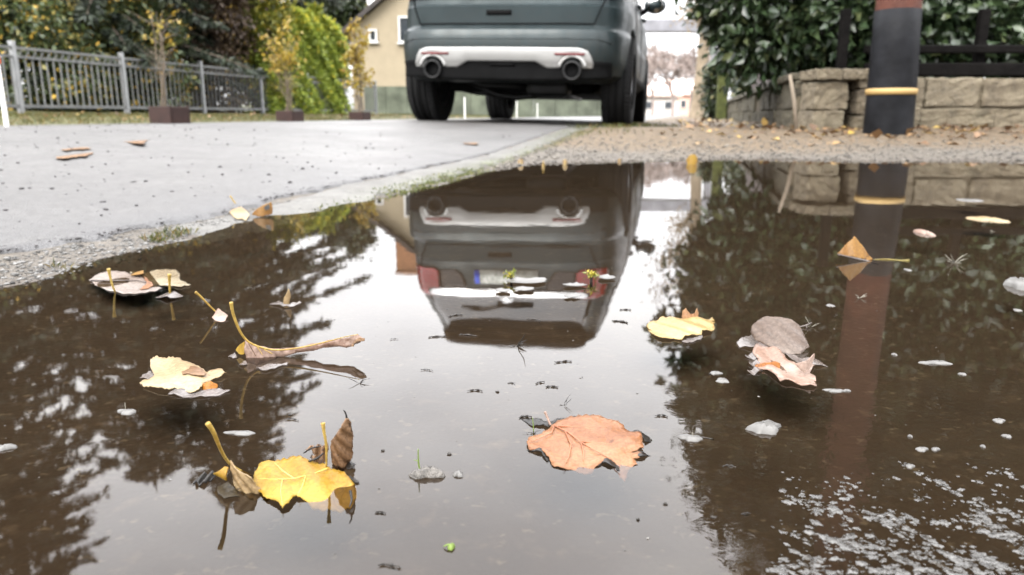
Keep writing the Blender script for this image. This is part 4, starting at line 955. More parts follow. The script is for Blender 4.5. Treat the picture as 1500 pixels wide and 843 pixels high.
# corner pier and the side wall receding along the street
t = MB(); pier_r = random.Random(9)
for (dx, dz, w, h, ti) in ((.0, .115, .20, .17, .8), (.005, .29, .205, .175, .7), (.20, .10, .07, .14, .3), (.205, .25, .07, .15, .2), (.20, .37, .065, .07, .25)):
    t.box((q0.x+.10+dx, 4.95, dz), (w, .26, h), 0, .006, tint=ti)
for k, w in enumerate((.16, .15)):
    t.box((q0.x+.075+k*.158, 4.94, .418), (w, .30, .066), 0, .003, tint=.45+.1*k)
pr = t.build('stone_pier', M_stone, None, origin=(q0.x, 4.95, .03)); rough_stone(pr); tag(pr, 'short sandstone corner pier of large blocks at the wall end', 'pier')
sw0 = road(.80, 5.15); sw1 = road(.80, 24)
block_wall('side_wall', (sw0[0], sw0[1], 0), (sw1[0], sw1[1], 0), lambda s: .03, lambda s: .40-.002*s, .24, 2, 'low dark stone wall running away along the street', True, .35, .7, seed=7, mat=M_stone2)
# timber fence on the wall
tf = empty('timber_fence', (q0.x+.3, 5.02, .41)); tag(tf, 'dark timber post and rail fence on top of the block wall', 'fence')
x0_, x1_ = q0.x+.36, q1.x
for (z0_, z1_, yy) in ((.415, .495, 4.96), (.555, .605, 4.98)):
    t = MB(); t.box(((x0_+x1_)/2, yy, (z0_+z1_)/2), (x1_-x0_, .06, z1_-z0_)); bevel(t.build('rail', M_wood, tf), .008)
for px in (1232, 1432, 1632, 1832, 2032, 2232):
    xx2 = atD(px, 100, 5.05).x; t = MB(); t.box((xx2, 5.055, .62), (.06, .05, .42)); bevel(t.build('post', M_wood, tf), .006)
t = MB(); a = road(.92, 6.3); c = road(.92, 11.2); t.tube([(a[0], a[1], .50), (c[0], c[1], .47)], .016, 8); hr_root = t
M_rail = plain('pale grey rail', (0.24, 0.24, 0.25), 0.5, 0.4, 0.1)
hr = empty('hand_rail', (a[0], a[1], .4)); t.build('rail', M_rail, hr); t = MB()
for f in (.02, .5, .98):
    p = Vector((a[0], a[1], .50)).lerp(Vector((c[0], c[1], .47)), f); t2 = MB(); t2.tube([p-Vector((0, 0, .14)), p], .012, 7); t2.build('post', M_rail, hr)
tag(hr, 'thin pale grey rail above the receding stone wall', 'rail')
# dark board panel and mossy post further along the wall
a = road(.98, 9.5); c = road(1.0, 13.0); t = MB(); n = 26
for k in range(n):
    p = Vector((a[0], a[1], 0)).lerp(Vector((c[0], c[1], 0)), (k+.5)/n); t.box((p.x, p.y, .66), (.022, 3.5/n-.006, .62), -R(13))
bp_ = t.build('board_fence', plain('grey purple weathered boards', (0.075, 0.062, 0.06), 0.85, var=0.3, scale=7, bmp=0.3), None, origin=(a[0], a[1], .35)); tag(bp_, 'grey weathered board fence behind the receding wall', 'fence')
M_mossp = plain('mossy green wood', (0.048, 0.055, 0.016), 0.9, var=0.45, scale=10, bmp=0.7)
q = up(1056, 14.2); t = MB(); t.box((q[0], q[1], q[2]+.66), (.19, .19, 1.40), -R(13), .004); mp = t.build('mossy_post', M_mossp, None, origin=q); bevel(mp, .02); tag(mp, 'thick mossy green wooden post at the far end of the evergreen', 'post')
q = up(1041, 15.5); bush('ivy_bush', q, [((q[0], q[1], .62), (.16, .2, .5))], 700, .05, .09, M_dkgreen, 'narrow dark ivy bush between tan trunk and mossy post', 'bush', clump=30, csz=.07, trunk=.02)
# leaning stake
a = atD(1157, 110, 4.62); c = atD(1167, 186, 4.55); t = MB(); t.tube([c-Vector((0, 0, .02)), c.lerp(a, .5)+Vector((.006, 0, 0)), a], [.013, .012, .009], 7); sk = t.build('wooden_stake', plain('bleached wood', (0.13, 0.105, 0.078), 0.8), None, origin=c, smooth=True); tag(sk, 'thin bleached wooden stake leaning on the stone pier', 'stake')
# wrapped pole
pb = atD(1300, 196, 4.40); pl_ = empty('wooden_pole', (pb.x, pb.y, gz(pb.x, pb.y))); tag(pl_, 'wooden pole wrapped in black sheeting with a yellow ring', 'pole')
zb_ = gz(pb.x, pb.y); M_wrap = plain('black wrap', (0.007, 0.0073, 0.0085), 0.55, var=0.6, spec=0.08, scale=7, bmp=0.25); M_rust = plain('red brown creosote', (0.055, 0.018, 0.011), 0.7, var=0.35, scale=9, bmp=0.5)
zt_ = .738
t = MB(); n = 28; lean = lambda z: pb.x-.022*(z-zb_)
prof_w = [(.130, zb_-.05), (.131, zb_+.05), (.129, .22), (.127, .40), (.124, .55), (.123, .60), (.1215, .605), (.121, zt_)]
def leanlathe(pr_, n=28, wob_=.0):
    t = MB(); vs = []; fs = []
    for r, z in pr_:
        for k in range(n):
            a = 2*math.pi*k/n; rr = r*(1+wob_*math.sin(3*a+z*9)); vs.append((lean(z)+rr*math.cos(a), pb.y+rr*math.sin(a), z))
    for i in range(len(pr_)-1):
        for k in range(n): fs.append((i*n+k, i*n+(k+1) % n, (i+1)*n+(k+1) % n, (i+1)*n+k))
    t.add(vs, fs); return t
leanlathe(prof_w+[(.115, zt_+.002)], wob_=.012).build('wrap', M_wrap, pl_, smooth=True)
leanlathe([(.117, zt_-.06), (.116, zt_+.3), (.112, 2.0), (.10, 5.0), (.09, 7.2), (.0, 7.2)], wob_=.012).build('pole_shaft', M_rust, pl_, smooth=True)
leanlathe([(.125, .284), (.1345, .287), (.1345, .317), (.125, .320)]).build('yellow_ring', plain('yellow tape', (0.27, 0.18, 0.07), 0.5, var=0.1), pl_, smooth=True)
# evergreen hedge on the bank
RG = 'evergreens above the stone wall'
b_ = (2.55, 6.6, .35); bush('laurel_bush', b_, [((2.14, 6.15, 1.10), (.52, .55, .66)), ((1.86, 6.2, 1.02), (.26, .4, .34)), ((2.9, 6.2, 1.5), (.95, .6, .95)), ((2.08, 6.2, 1.85), (.66, .6, .75)), ((2.75, 5.95, .85), (.7, .4, .42)), ((2.7, 6.5, 2.5), (.95, .7, .75)), ((2.35, 6.5, 3.05), (.7, .6, .45))], 30000, .06, .105, M_laurel, 'large glossy laurel overhanging the receding stone wall', 'bush', RG, clump=420, csz=.11, width=.42, trunk=.06, shell=.55)
x_, y_ = road(1.45, 14.0); b_ = (x_, y_, .2); bush('laurel_bush', b_, [((x_-.15, y_-.6, .8), (.5, 1.4, .6)), ((x_+.4, y_+1.8, 1.0), (.55, 1.6, .8)), ((x_+.3, y_, 1.5), (.6, 1.5, .7)), ((x_-.2, y_-2.6, .75), (.42, 1.2, .5))], 15000, .06, .11, M_dkgreen, 'dark laurel behind the weathered boards and receding wall', 'bush', RG, clump=220, csz=.12, trunk=.04)
b_ = (4.3, 6.4, .4); bush('laurel_bush', b_, [((3.8, 6.0, 1.05), (.9, .5, .55)), ((3.3, 5.9, .8), (.6, .4, .45)), ((4.6, 5.75, .75), (1.2, .35, .4)), ((4.8, 6.0, 1.2), (.9, .55, .75)), ((4.3, 6.3, 2.1), (1.2, .7, .9)), ((4.9, 6.4, 3.1), (1.1, .8, .9))], 26000, .06, .105, M_laurel, 'glossy laurel behind the timber fence and wrapped pole', 'bush', RG, clump=330, csz=.12, width=.42, trunk=.06, shell=.55)
b_ = (3.9, 7.4, .45); bush('yew_tree', b_, [((3.2, 7.2, 3.4), (1.0, .9, 1.0)), ((4.0, 7.3, 4.4), (1.35, 1.0, 1.2)), ((4.4, 7.3, 5.7), (1.3, 1.0, 1.1)), ((4.9, 7.2, 6.9), (1.2, 1.0, 1.0)), ((5.6, 7.3, 4.6), (1.2, 1.0, 1.6))], 20000, .09, .16, M_dkgreen, 'tall dark evergreen tree rising behind the laurels', 'tree', RG, clump=420, csz=.17, width=.4, trunk=.14, shell=.6)
# ================================================================== LEAVES AND BITS ON THE WATER
def cpx(pts, ox, oy, s): return [(ox+x/s, oy+y/s) for x, y in pts]
def jag(pts, n=3, amp=.10, seed=0, closed=True):
    rd = random.Random(seed); out = []; m_ = len(pts)
    for i in range(m_ if closed else m_-1):
        a, b_ = pts[i], pts[(i+1) % m_]; dx, dy = b_[0]-a[0], b_[1]-a[1]; out.append(a)
        for k in range(1, n):
            t = k/n; j = rd.uniform(-amp, amp); out.append((a[0]+dx*t-dy*j, a[1]+dy*t+dx*j))
    return out
def inside(p, poly):
    x, y = p; r = False; n = len(poly)
    for i in range(n):
        ax, ay = poly[i]; bx, by = poly[(i+1) % n]
        if (ay > y) != (by > y) and x < (bx-ax)*(y-ay)/(by-ay)+ax: r = not r
    return r
def blade(name, px, mat, mode, disp=None, parent=None, h=None, thick=.0006, origin=None, sub=1):
    # px outline in photo pixels; mode ('h', z) lies on the water, ('v', D, lean) stands up from it
    if mode[0] == 'h': P3 = [at(x, y, mode[1]) for x, y in px]; Q = [(p.x, p.y) for p in P3]
    else: P3 = [atD(x, y, mode[1], mode[2]) for x, y in px]; Q = [(p.x, p.z) for p in P3]
    xs = [q[0] for q in Q]; ys = [q[1] for q in Q]; x0, x1, y0, y1 = min(xs), max(xs), min(ys), max(ys)
    h = h or max(x1-x0, y1-y0)/26
    pts = [Vector(q) for q in Q]; n = len(pts)
    gx_ = np.arange(x0+h*.5, x1, h); gy_ = np.arange(y0+h*.5, y1, h)
    for i, yy in enumerate(gy_):
        for xx_ in gx_:
            p = (xx_+(h/2 if i % 2 else 0), yy)
            if inside(p, Q) and min((p[0]-q[0])**2+(p[1]-q[1])**2 for q in Q) > (h*.35)**2: pts.append(Vector(p))
    vs, es, fs, *_ = delaunay_2d_cdt(pts, [], [list(range(n))], 1, 1e-7)
    cx, cy = (x0+x1)/2, (y0+y1)/2; sx, sy = max(1e-6, (x1-x0)/2), max(1e-6, (y1-y0)/2); out = []
    for v in vs:
        d = disp((v[0]-cx)/sx, (v[1]-cy)/sy) if disp else 0.0
        if mode[0] == 'h': out.append((v[0], v[1], mode[1]+d))
        else: out.append((v[0], mode[1]+mode[2]*v[1]+d, v[1]))
    mb = MB(); mb.add(out, [tuple(f) for f in fs])
    if parent is None and origin is None:
        origin = (cx, cy, 0) if mode[0] == 'h' else (cx, mode[1], 0)
    o = mb.build(name, mat, parent, origin=origin if parent is None else None, smooth=True)
    solidify(o, thick, 0); return o
def stem(name, path, radii, mat, parent=None, n=8, origin=None):
    # path of (px, py, D): points at distance D, smoothed
    P = [atD(x, y, D) for x, y, D in path]; P2 = []; R2 = []
    for i in range(len(P)-1):
        p0, p1, p2, p3 = P[max(i-1, 0)], P[i], P[i+1], P[min(i+2, len(P)-1)]
        for k in range(5):
            t = k/5; P2.append(.5*((2*p1)+(p2-p0)*t+(2*p0-5*p1+4*p2-p3)*t*t+(3*p1-p0-3*p2+p3)*t**3)); R2.append(.68*(radii[i]+(radii[i+1]-radii[i])*t))
    P2.append(P[-1]); R2.append(.68*radii[-1]); mb = MB(); mb.tube(P2, R2, n)
    return mb.build(name, mat, parent, origin=origin if parent is None else None, smooth=True)
def hpath(name, px, ox, oy, s, z, rad, mat, parent):
    mb = MB(); 
    for line in px:
        P = [at(ox+x/s, oy+y/s, z) for x, y in line]; mb.tube(P, [rad*(1-.6*i/(len(P)-1)) for i in range(len(P))], 5)
    return mb.build(name, mat, parent, smooth=True)
LY = leaf_mat('yellow leaf', (0.46, 0.27, 0.022), (0.50, 0.34, 0.05), (0.15, 0.09, 0.05), 42, .69)
LYp = leaf_mat('yellow stalk', (0.576, 0.400, 0.080), (0.704, 0.528, 0.160), (0.288, 0.160, 0.048), 60, .66)
LCr = leaf_mat('cream leaf', (0.48, 0.36, 0.19), (0.52, 0.43, 0.27), (0.34, 0.2, 0.1), 34, .66)
LOr = leaf_mat('orange salmon leaf', (0.34, 0.145, 0.062), (0.40, 0.20, 0.10), (0.16, 0.06, 0.03), 50, .66)
LOd = leaf_mat('deep orange leaf', (0.384, 0.136, 0.019), (0.512, 0.208, 0.032), (0.080, 0.032, 0.013), 80, .62)
LBr = leaf_mat('brown dry leaf', (0.225, 0.128, 0.063), (0.360, 0.225, 0.128), (0.075, 0.042, 0.024), 70, .58)
LBe = leaf_mat('beige dry leaf', (0.391, 0.281, 0.145), (0.544, 0.425, 0.238), (0.119, 0.085, 0.051), 60, .6)
LGy = leaf_mat('grey brown sodden leaf', (0.171, 0.132, 0.112), (0.256, 0.209, 0.178), (0.093, 0.070, 0.054), 40, .68, 0.25)
LPk = leaf_mat('pale pink sodden leaf', (0.375, 0.237, 0.181), (0.475, 0.362, 0.306), (0.250, 0.125, 0.075), 50, .66, 0.3)
LTa = leaf_mat('golden tan leaf', (0.312, 0.150, 0.025), (0.425, 0.237, 0.050), (0.112, 0.050, 0.013), 60, .62)
LDk = leaf_mat('black rotten rim', (0.010, 0.009, 0.008), (0.022, 0.019, 0.016), (0.03, 0.025, 0.02), 90, .6, 0.3, 0.05)
LGl = leaf_mat('dull lilac film', (0.19, 0.17, 0.165), (0.27, 0.25, 0.245), (0.13, 0.1, 0.08), 60, .66, 0.12)


LVe = plain('leaf vein', (0.22, 0.085, 0.045), 0.5)
LG = 'fallen leaves on the puddle'
def leaf(o, label, group=LG): return tag(o, label, 'leaf', group)

# yellow leaf in front
C4 = (260, 580, 3.513)
yl = cpx([(395, 400), (420, 360), (470, 338), (530, 335), (600, 330), (660, 342), (720, 352), (770, 370), (820, 395), (870, 415), (905, 435), (922, 460), (918, 490), (895, 510), (850, 535), (800, 550), (740, 558), (690, 550), (650, 525), (610, 510), (580, 545), (540, 578), (520, 550), (490, 535), (450, 515), (420, 490), (400, 470), (390, 430)], *C4)
o = blade('yellow_leaf', jag(yl, 4, .12, 1), LY, ('h', .0016), lambda u, v: .0018*math.cos(u*1.6)*(.5+.5*v)-.0085*max(0, u*.85-v*.55-.38)**1.1+.0008*math.sin(u*9+v*5))
leaf(o, 'broad bright yellow leaf floating flat in front of the brown curl')
YD = at(478, 690).y
stem('stem', [(478, 685, YD), (478, 655, YD-.002), (474.5, 632, YD-.003), (473, 620, YD-.003)], [.0008, .0009, .0012, .0018], LYp, o)
D9 = at(520, 735, .003).y
stem('leaf_tip', [(513, 719, D9+.006), (515, 732, D9+.003), (512, 743, D9-.001)], [.0011, .0008, .0003], LDk, o)
hpath('veins', [[(775, 372), (700, 400), (600, 425), (500, 430), (410, 425)], [(700, 400), (640, 360), (600, 335)], [(600, 425), (540, 385), (500, 345)], [(660, 410), (640, 470), (620, 505)], [(540, 428), (530, 490), (540, 560)]], *C4, .0033, .00022, plain('pale yellow vein', (0.5, 0.36, 0.09), 0.5), o)
# beige curl with a thick yellow stalk
bl = cpx([(262, 345), (300, 365), (345, 392), (388, 408), (402, 470), (440, 510), (500, 560), (440, 572), (390, 560), (330, 540), (290, 508), (270, 470), (263, 420)], *C4)
BD = at(340, 738).y
o = blade('curled_leaf', jag(bl, 3, .05, 2), LBe, ('v', BD+.008, .35), lambda u, v: .006*u*u-.004*v+.0007*math.sin(u*14+v*9)); leaf(o, 'beige curled leaf with thick yellow stalk sticking up at left of yellow leaf')
stem('stem', [(304, 620, .331), (313, 634, .333), (322, 656, .337), (332, 674, .342), (345, 686, .347), (368, 697, .352)], [.0019, .0016, .00125, .0011, .0010, .0007], LYp, o)
lb = cpx([(160, 428), (205, 395), (245, 366), (266, 364), (266, 422), (230, 432), (190, 436)], *C4)
blade('leaf_lobe', jag(lb, 2, .08, 3), LY, ('v', BD+.014, .2), lambda u, v: -.004*u+.003*v*v, o)
df = cpx([(80, 445), (110, 425), (160, 402), (200, 398), (210, 410), (170, 430), (130, 452), (100, 450)], *C4)
blade('rotten_edge', jag(df, 3, .25, 4), LDk, ('h', .001), lambda u, v: .001*math.sin(u*9), o)
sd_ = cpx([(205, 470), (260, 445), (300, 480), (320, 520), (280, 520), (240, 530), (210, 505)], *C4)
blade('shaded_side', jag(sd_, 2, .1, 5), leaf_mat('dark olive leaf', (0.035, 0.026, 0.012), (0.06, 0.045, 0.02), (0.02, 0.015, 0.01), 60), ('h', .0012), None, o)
# brown upright curl behind
CD = at(497, 694).y
bu = cpx([(785, 240), (820, 190), (850, 150), (868, 112), (882, 118), (893, 200), (891, 280), (885, 345), (862, 385), (845, 412), (800, 405), (780, 375), (772, 330), (778, 280)], *C4)
o = blade('brown_leaf', jag(bu, 3, .06, 6), LBr, ('v', CD+.004, .12), lambda u, v: .006*u*u-.004*v+.0009*math.sin(v*11+u*7)); leaf(o, 'brown dry leaf standing upright with a thin black tip')
stem('leaf_tip', [(508, 615, CD+.007), (506.5, 606, CD+.007), (503, 601, CD+.006)], [.0010, .0006, .0003], LDk, o)
bl2 = cpx([(650, 290), (690, 268), (740, 252), (776, 236), (774, 310), (748, 348), (700, 346), (672, 334), (716, 300), (690, 292)], *C4)
blade('leaf_lobe', jag(bl2, 3, .12, 7), LBr, ('v', CD+.012, .5), lambda u, v: -.004*u+.002*math.sin(u*9), o)
stem('dark_rim', [(445, 664, CD+.012), (456, 657, CD+.012), (470, 654, CD+.013)], [.0005, .0007, .0004], LDk, o)
stem('dark_midrib', [(452, 676, CD+.006), (464, 672, CD+.006), (474, 664, CD+.008)], [.0007, .001, .0006], LDk, o)
fr_px = cpx([(868, 370), (890, 335), (915, 350), (905, 372), (880, 378)], *C4); blade('rotten_edge', jag(fr_px, 2, .15, 8), LDk, ('h', .0015), None, o)
fr_px = cpx([(855, 402), (890, 415), (935, 445), (915, 448), (880, 430)], *C4); blade('rotten_edge', jag(fr_px, 2, .15, 9), LDk, ('h', .0005), None, o)

# orange leaf
C5 = (560, 540, 2.783)
ol = cpx([(600, 275), (650, 268), (690, 235), (740, 215), (800, 200), (860, 198), (900, 208), (960, 225), (1000, 260), (1050, 270), (1060, 300), (1065, 330), (1010, 345), (1075, 350), (1020, 365), (1040, 385), (1005, 400), (990, 432), (965, 415), (940, 380), (905, 375), (870, 395), (850, 414), (800, 415), (740, 402), (690, 387), (680, 360), (650, 335), (600, 330), (588, 305)], *C5)
o = blade('orange_leaf', jag(ol, 4, .10, 10), LOr, ('h', .0011), lambda u, v: .0010*math.sin(u*2.2+v*1.5)-.006*max(0, -v*.8+.55*u-.55)-.004*max(0, -v-.6)+.0006*math.sin(u*11)*math.cos(v*9)+.0006)
leaf(o, 'large salmon orange lobed leaf with raised veins floating alone mid puddle')
hpath('veins', [[(700, 232), (760, 262), (810, 300), (870, 335), (940, 372), (970, 400)], [(705, 235), (800, 238), (890, 252), (980, 285)], [(700, 238), (690, 262), (640, 285), (600, 300)], [(745, 255), (770, 310), (760, 360), (740, 395)], [(810, 300), (820, 340), (820, 375)], [(810, 298), (900, 305), (1000, 320)]], *C5, .0023, .00045, LVe, o)
OD = at(804, 626).y
stem('stem', [(809, 629, OD-.002), (803, 615, OD+.002), (798, 603, OD+.004)], [.0011, .001, .0012], LPk, o)
for pl_px, sd__ in (([(690, 240), (640, 235), (605, 232), (560, 198), (620, 205), (660, 222), (740, 205), (800, 196), (760, 208)], 1), ([(590, 328), (640, 330), (690, 372), (670, 378), (650, 345), (610, 338)], 2), ([(872, 396), (900, 374), (945, 376), (968, 412), (940, 398), (910, 388)], 3), ([(1000, 262), (1050, 262), (1100, 290), (1070, 302), (1060, 285)], 4), ([(1010, 348), (1060, 342), (1095, 352), (1070, 360)], 5)):
    blade('rotten_edge', jag(cpx(pl_px, *C5), 3, .14, sd__), LDk, ('h', .0006), lambda u, v: .0008*math.cos(u*3), o)

# cream leaf with an orange curl
C3 = (160, 500, 5.267)
cl = cpx([(232, 305), (255, 290), (310, 300), (350, 270), (320, 210), (322, 160), (360, 140), (415, 150), (480, 155), (540, 158), (590, 180), (640, 190), (700, 215), (745, 245), (800, 235), (860, 230), (905, 248), (850, 275), (790, 290), (740, 320), (720, 350), (690, 380), (630, 390), (560, 370), (500, 355), (460, 375), (400, 365), (330, 355), (270, 345)], *C3)
o = blade('cream_leaf', jag(cl, 4, .10, 12), LCr, ('h', .0018), lambda u, v: .0018*math.sin(u*2.5+1)*math.cos(v*2)+.0025*max(0, v)+.0009*math.sin(u*8+v*6)); leaf(o, 'pale cream leaf with a curled orange corner, wide and wavy')
LD_ = at(308, 573).y
oc = cpx([(715, 350), (735, 320), (770, 305), (800, 298), (835, 328), (838, 355), (815, 372), (770, 378), (730, 384)], *C3)
blade('curled_corner', jag(oc, 2, .08, 13), LOd, ('v', LD_+.003, .6), lambda u, v: -.003*(1-u*u), o)
wf = cpx([(455, 408), (500, 365), (560, 372), (640, 392), (700, 385), (760, 380), (800, 372), (860, 362), (935, 382), (880, 402), (850, 415), (760, 428), (690, 432), (600, 428), (520, 420)], *C3)
blade('wet_lobe', jag(wf, 3, .08, 14), LGl, ('h', .0006), lambda u, v: .0006*math.sin(u*7), o)
wf = cpx([(235, 285), (270, 255), (325, 230), (350, 268), (310, 300)], *C3); blade('wet_lobe', jag(wf, 3, .12, 15), LGl, ('h', .0008), None, o)
br_px = cpx([(560, 230), (600, 195), (650, 200), (720, 225), (750, 250), (690, 268), (620, 262), (565, 260)], *C3)
blade('brown_patch', jag(br_px, 3, .1, 16), leaf_mat('tan brown leaf side', (0.26, 0.15, 0.075), (0.33, 0.2, 0.11), (0.16, 0.09, 0.05), 50), ('h', .0042), lambda u, v: .001*math.cos(u*2), o)

# long stalk leaf
C2 = (270, 380, 3.241); SD = .527
lf = cpx([(290, 380), (330, 403), (400, 428), (520, 426), (640, 402), (760, 376), (825, 352), (853, 376), (842, 388), (800, 415), (700, 424), (560, 448), (450, 476), (400, 494), (335, 515), (292, 494), (284, 440)], *C2)
o = blade('long_stalk_leaf', jag(lf, 3, .05, 17), LPk, ('v', SD, .5), lambda u, v: .014*(1-u*u)*.3-.003*v+.0008*math.sin(u*15+v*6), thick=.0007); leaf(o, 'half sunken pinkish leaf with the longest curved yellow stalk')
stem('stem', [(338.5, 443, .521), (341, 458, .522), (348, 478, .524), (357, 494, .526), (369, 504, .527), (391, 511.5, .528), (412, 513, .528), (443, 509, .529), (474, 502, .530), (505, 494, .531), (525, 490, .531)], [.0021, .0017, .0015, .0013, .0011, .0010, .0009, .0008, .0007, .0005, .0003], LYp, o)
lb = cpx([(238, 437), (265, 405), (292, 385), (292, 445), (262, 452)], *C2); blade('leaf_lobe', jag(lb, 2, .08, 18), LY, ('v', SD+.006, .2), lambda u, v: -.003*u, o)
tr_ = cpx([(790, 415), (815, 378), (835, 368), (857, 376), (855, 388), (825, 386), (805, 412)], *C2); blade('leaf_tip', jag(tr_, 2, .06, 19), LBr, ('v', SD-.002, .3), lambda u, v: -.002*(1-u*u), o)
for q_, sd__ in (([(342, 514), (400, 500), (490, 490), (488, 502), (430, 522), (370, 530)], 20), ([(208, 462), (240, 448), (250, 465), (232, 474)], 21), ([(258, 500), (290, 486), (300, 498), (270, 506)], 22)):
    blade('wet_lobe', jag(cpx(q_, *C2), 3, .1, sd__), LGl, ('h', .0006), lambda u, v: .0006*math.cos(u*2), o)
for a_, b2_ in (((305, 400), (340, 460)), ((345, 415), (372, 455)), ((380, 430), (420, 450))):
    stem('vein', [(270+a_[0]/3.241, 380+a_[1]/3.241, SD-.003), (270+b2_[0]/3.241, 380+b2_[1]/3.241, SD-.004)], [.0006, .0003], LBr if a_[0] < 310 else LYp, o)
# small stalk leaf beside it
D7 = at(326, 464).y
lf = cpx([(130, 272), (150, 256), (165, 250), (207, 268), (185, 284), (150, 281)], *C2); o = blade('small_stalk_leaf', jag(lf, 3, .1, 23), LPk, ('h', .0025), lambda u, v: .003*v); leaf(o, 'small pinkish leaf with a straight yellow stalk leaning to the left')
stem('stem', [(286, 428, D7-.004), (293, 434, D7-.002), (302, 443, D7), (314, 455, D7+.002), (322, 460, D7+.003)], [.0018, .0014, .0012, .0010, .0008], LYp, o)
# fin leaf
D8 = at(420, 446).y
lf = cpx([(465, 222), (472, 185), (493, 140), (500, 180), (496, 226), (480, 232)], *C2); o = blade('fin_leaf', jag(lf, 2, .05, 24), LBe, ('v', D8, .15), lambda u, v: .003*u*u); leaf(o, 'small shark fin shaped leaf tip poking out of the puddle')
lf = cpx([(405, 212), (450, 200), (472, 218), (500, 218), (548, 198), (556, 204), (520, 224), (470, 228)], *C2); blade('wet_lobe', jag(lf, 3, .08, 25), LGl, ('h', .0008), lambda u, v: .0012*math.cos(u*2), o)
# raft of sunken leaves near the asphalt edge
C1 = (0, 280, 4.213)
lf = cpx([(548, 550), (600, 518), (660, 500), (720, 498), (790, 508), (860, 520), (900, 545), (960, 575), (1000, 600), (950, 620), (870, 630), (760, 640), (680, 620), (610, 590)], *C1)
o = blade('sunken_leaf', jag(lf, 3, .06, 26), leaf_mat('pale lilac sodden leaf', (0.34, 0.29, 0.265), (0.46, 0.41, 0.38), (0.2, 0.14, 0.1), 40, .70, 0.25), ('h', .0002), lambda u, v: -.0006*(1-v*v)+.0007*abs(v)+.0003*math.sin(u*6)); leaf(o, 'long pointed sodden leaf with rusty patch near the asphalt edge')
hpath('midrib', [[(560, 552), (700, 553), (850, 552), (930, 572)]], *C1, .0014, .0010, LGl, o)
ru = cpx([(880, 520), (910, 540), (945, 580), (920, 600), (860, 608), (900, 580), (905, 560)], *C1); blade('rusty_patch', jag(ru, 3, .1, 27), LOr, ('h', .0012), None, o)
D6 = at(168, 429).y
stem('stem', [(159, 394, D6-.002), (161, 404, D6-.001), (164, 416, D6), (168, 426, D6+.002), (172, 430, D6+.004)], [.0028, .0018, .0015, .0012, .001], LYp, o)
lf = cpx([(800, 502), (845, 490), (885, 487), (890, 500), (1000, 492), (1080, 488), (1112, 518), (1105, 545), (1120, 560), (1180, 580), (1120, 598), (1050, 590), (960, 572), (905, 548), (862, 518)], *C1)
o = blade('sunken_leaf', jag(lf, 3, .08, 28), leaf_mat('olive cream sodden leaf', (0.36, 0.31, 0.21), (0.5, 0.44, 0.32), (0.12, 0.08, 0.04), 40, .66, 0.2), ('h', .0003), lambda u, v: .0012*math.sin(u*5+v*3)); leaf(o, 'olive cream sodden leaf overlapping the long pointed one')
cr = cpx([(805, 512), (840, 492), (886, 485), (888, 520), (850, 522)], *C1); blade('curled_corner', jag(cr, 2, .08, 29), LTa, ('h', .003), lambda u, v: .002*u, o)
D5_ = at(249, 435).y
lf = cpx([(960, 660), (1000, 644), (1035, 630), (1058, 630), (1095, 640), (1132, 650), (1090, 660), (1050, 668), (1010, 664)], *C1); o = blade('winged_leaf', jag(lf, 2, .06, 30), LGl, ('h', .0012), lambda u, v: .003*(1-abs(u))**2); leaf(o, 'small leaf spread like white wings with upright yellow stalk')
stem('stem', [(248, 402, D5_-.002), (248.3, 415, D5_-.001), (249, 432, D5_)], [.0028, .0018, .0014], LYp, o)
# folded yellow leaf and pale one at the asphalt shore
C7 = (0, 180, 2.81)
D11 = at(385, 317, .002).y
lf = cpx([(1030, 382), (1075, 345), (1112, 328), (1115, 378), (1080, 386)], *C7); o = blade('folded_yellow_leaf', jag(lf, 3, .06, 31), LTa, ('v', D11, .3), lambda u, v: .008*u*u); leaf(o, 'folded golden leaf standing at the asphalt edge of the puddle')
lf = cpx([(1085, 350), (1108, 335), (1110, 355), (1092, 362)], *C7); blade('dark_spot', jag(lf, 2, .1, 32), LDk, ('v', D11-.006, .3), None, o)
z11 = .008; lf = cpx([(943, 367), (985, 345), (1028, 374), (1012, 390), (960, 380)], *C7); o = blade('pale_yellow_leaf', jag(lf, 3, .06, 33), LCr, ('h', z11), lambda u, v: .006*v); leaf(o, 'pale yellow leaf with a thin stalk beside the folded golden leaf')
D12 = at(350, 305, z11).y
stem('stem', [(337, 287, D12+.01), (344, 297, D12+.01), (351, 304, D12+.01)], [.0022, .0016, .0012], LYp, o)
# yellow leaf before the laurel reflection
C6 = (920, 420, 3.241)
lf = cpx([(88, 180), (120, 158), (165, 150), (230, 158), (262, 156), (300, 150), (345, 145), (375, 150), (400, 143), (415, 160), (405, 180), (412, 195), (395, 215), (350, 215), (350, 230), (300, 240), (240, 250), (190, 248), (140, 238), (105, 212)], *C6)
o = blade('butter_leaf', jag(lf, 4, .09, 34), leaf_mat('butter yellow leaf', (0.50, 0.37, 0.14), (0.54, 0.42, 0.20), (0.34, 0.2, 0.06), 34, .68), ('h', .0014), lambda u, v: .0013*math.cos(u*2.4)+.001*math.sin(u*8+v*5)); leaf(o, 'butter yellow leaf with frilled edge at the laurel reflection')
DB = at(1010, 470).y
lf = cpx([(258, 160), (262, 118), (275, 104), (295, 130), (318, 128), (330, 106), (338, 128), (335, 158), (300, 168)], *C6); blade('curled_corner', jag(lf, 2, .06, 35), leaf_mat('peach leaf corner', (0.42, 0.2, 0.08), (0.46, 0.27, 0.14), (0.3, 0.13, 0.05), 50), ('v', DB, .3), lambda u, v: .003*u*u, o)
lf = cpx([(255, 262), (280, 246), (350, 228), (356, 240), (312, 262), (280, 268)], *C6); blade('wet_lobe', jag(lf, 3, .1, 36), LGl, ('h', .0005), None, o)
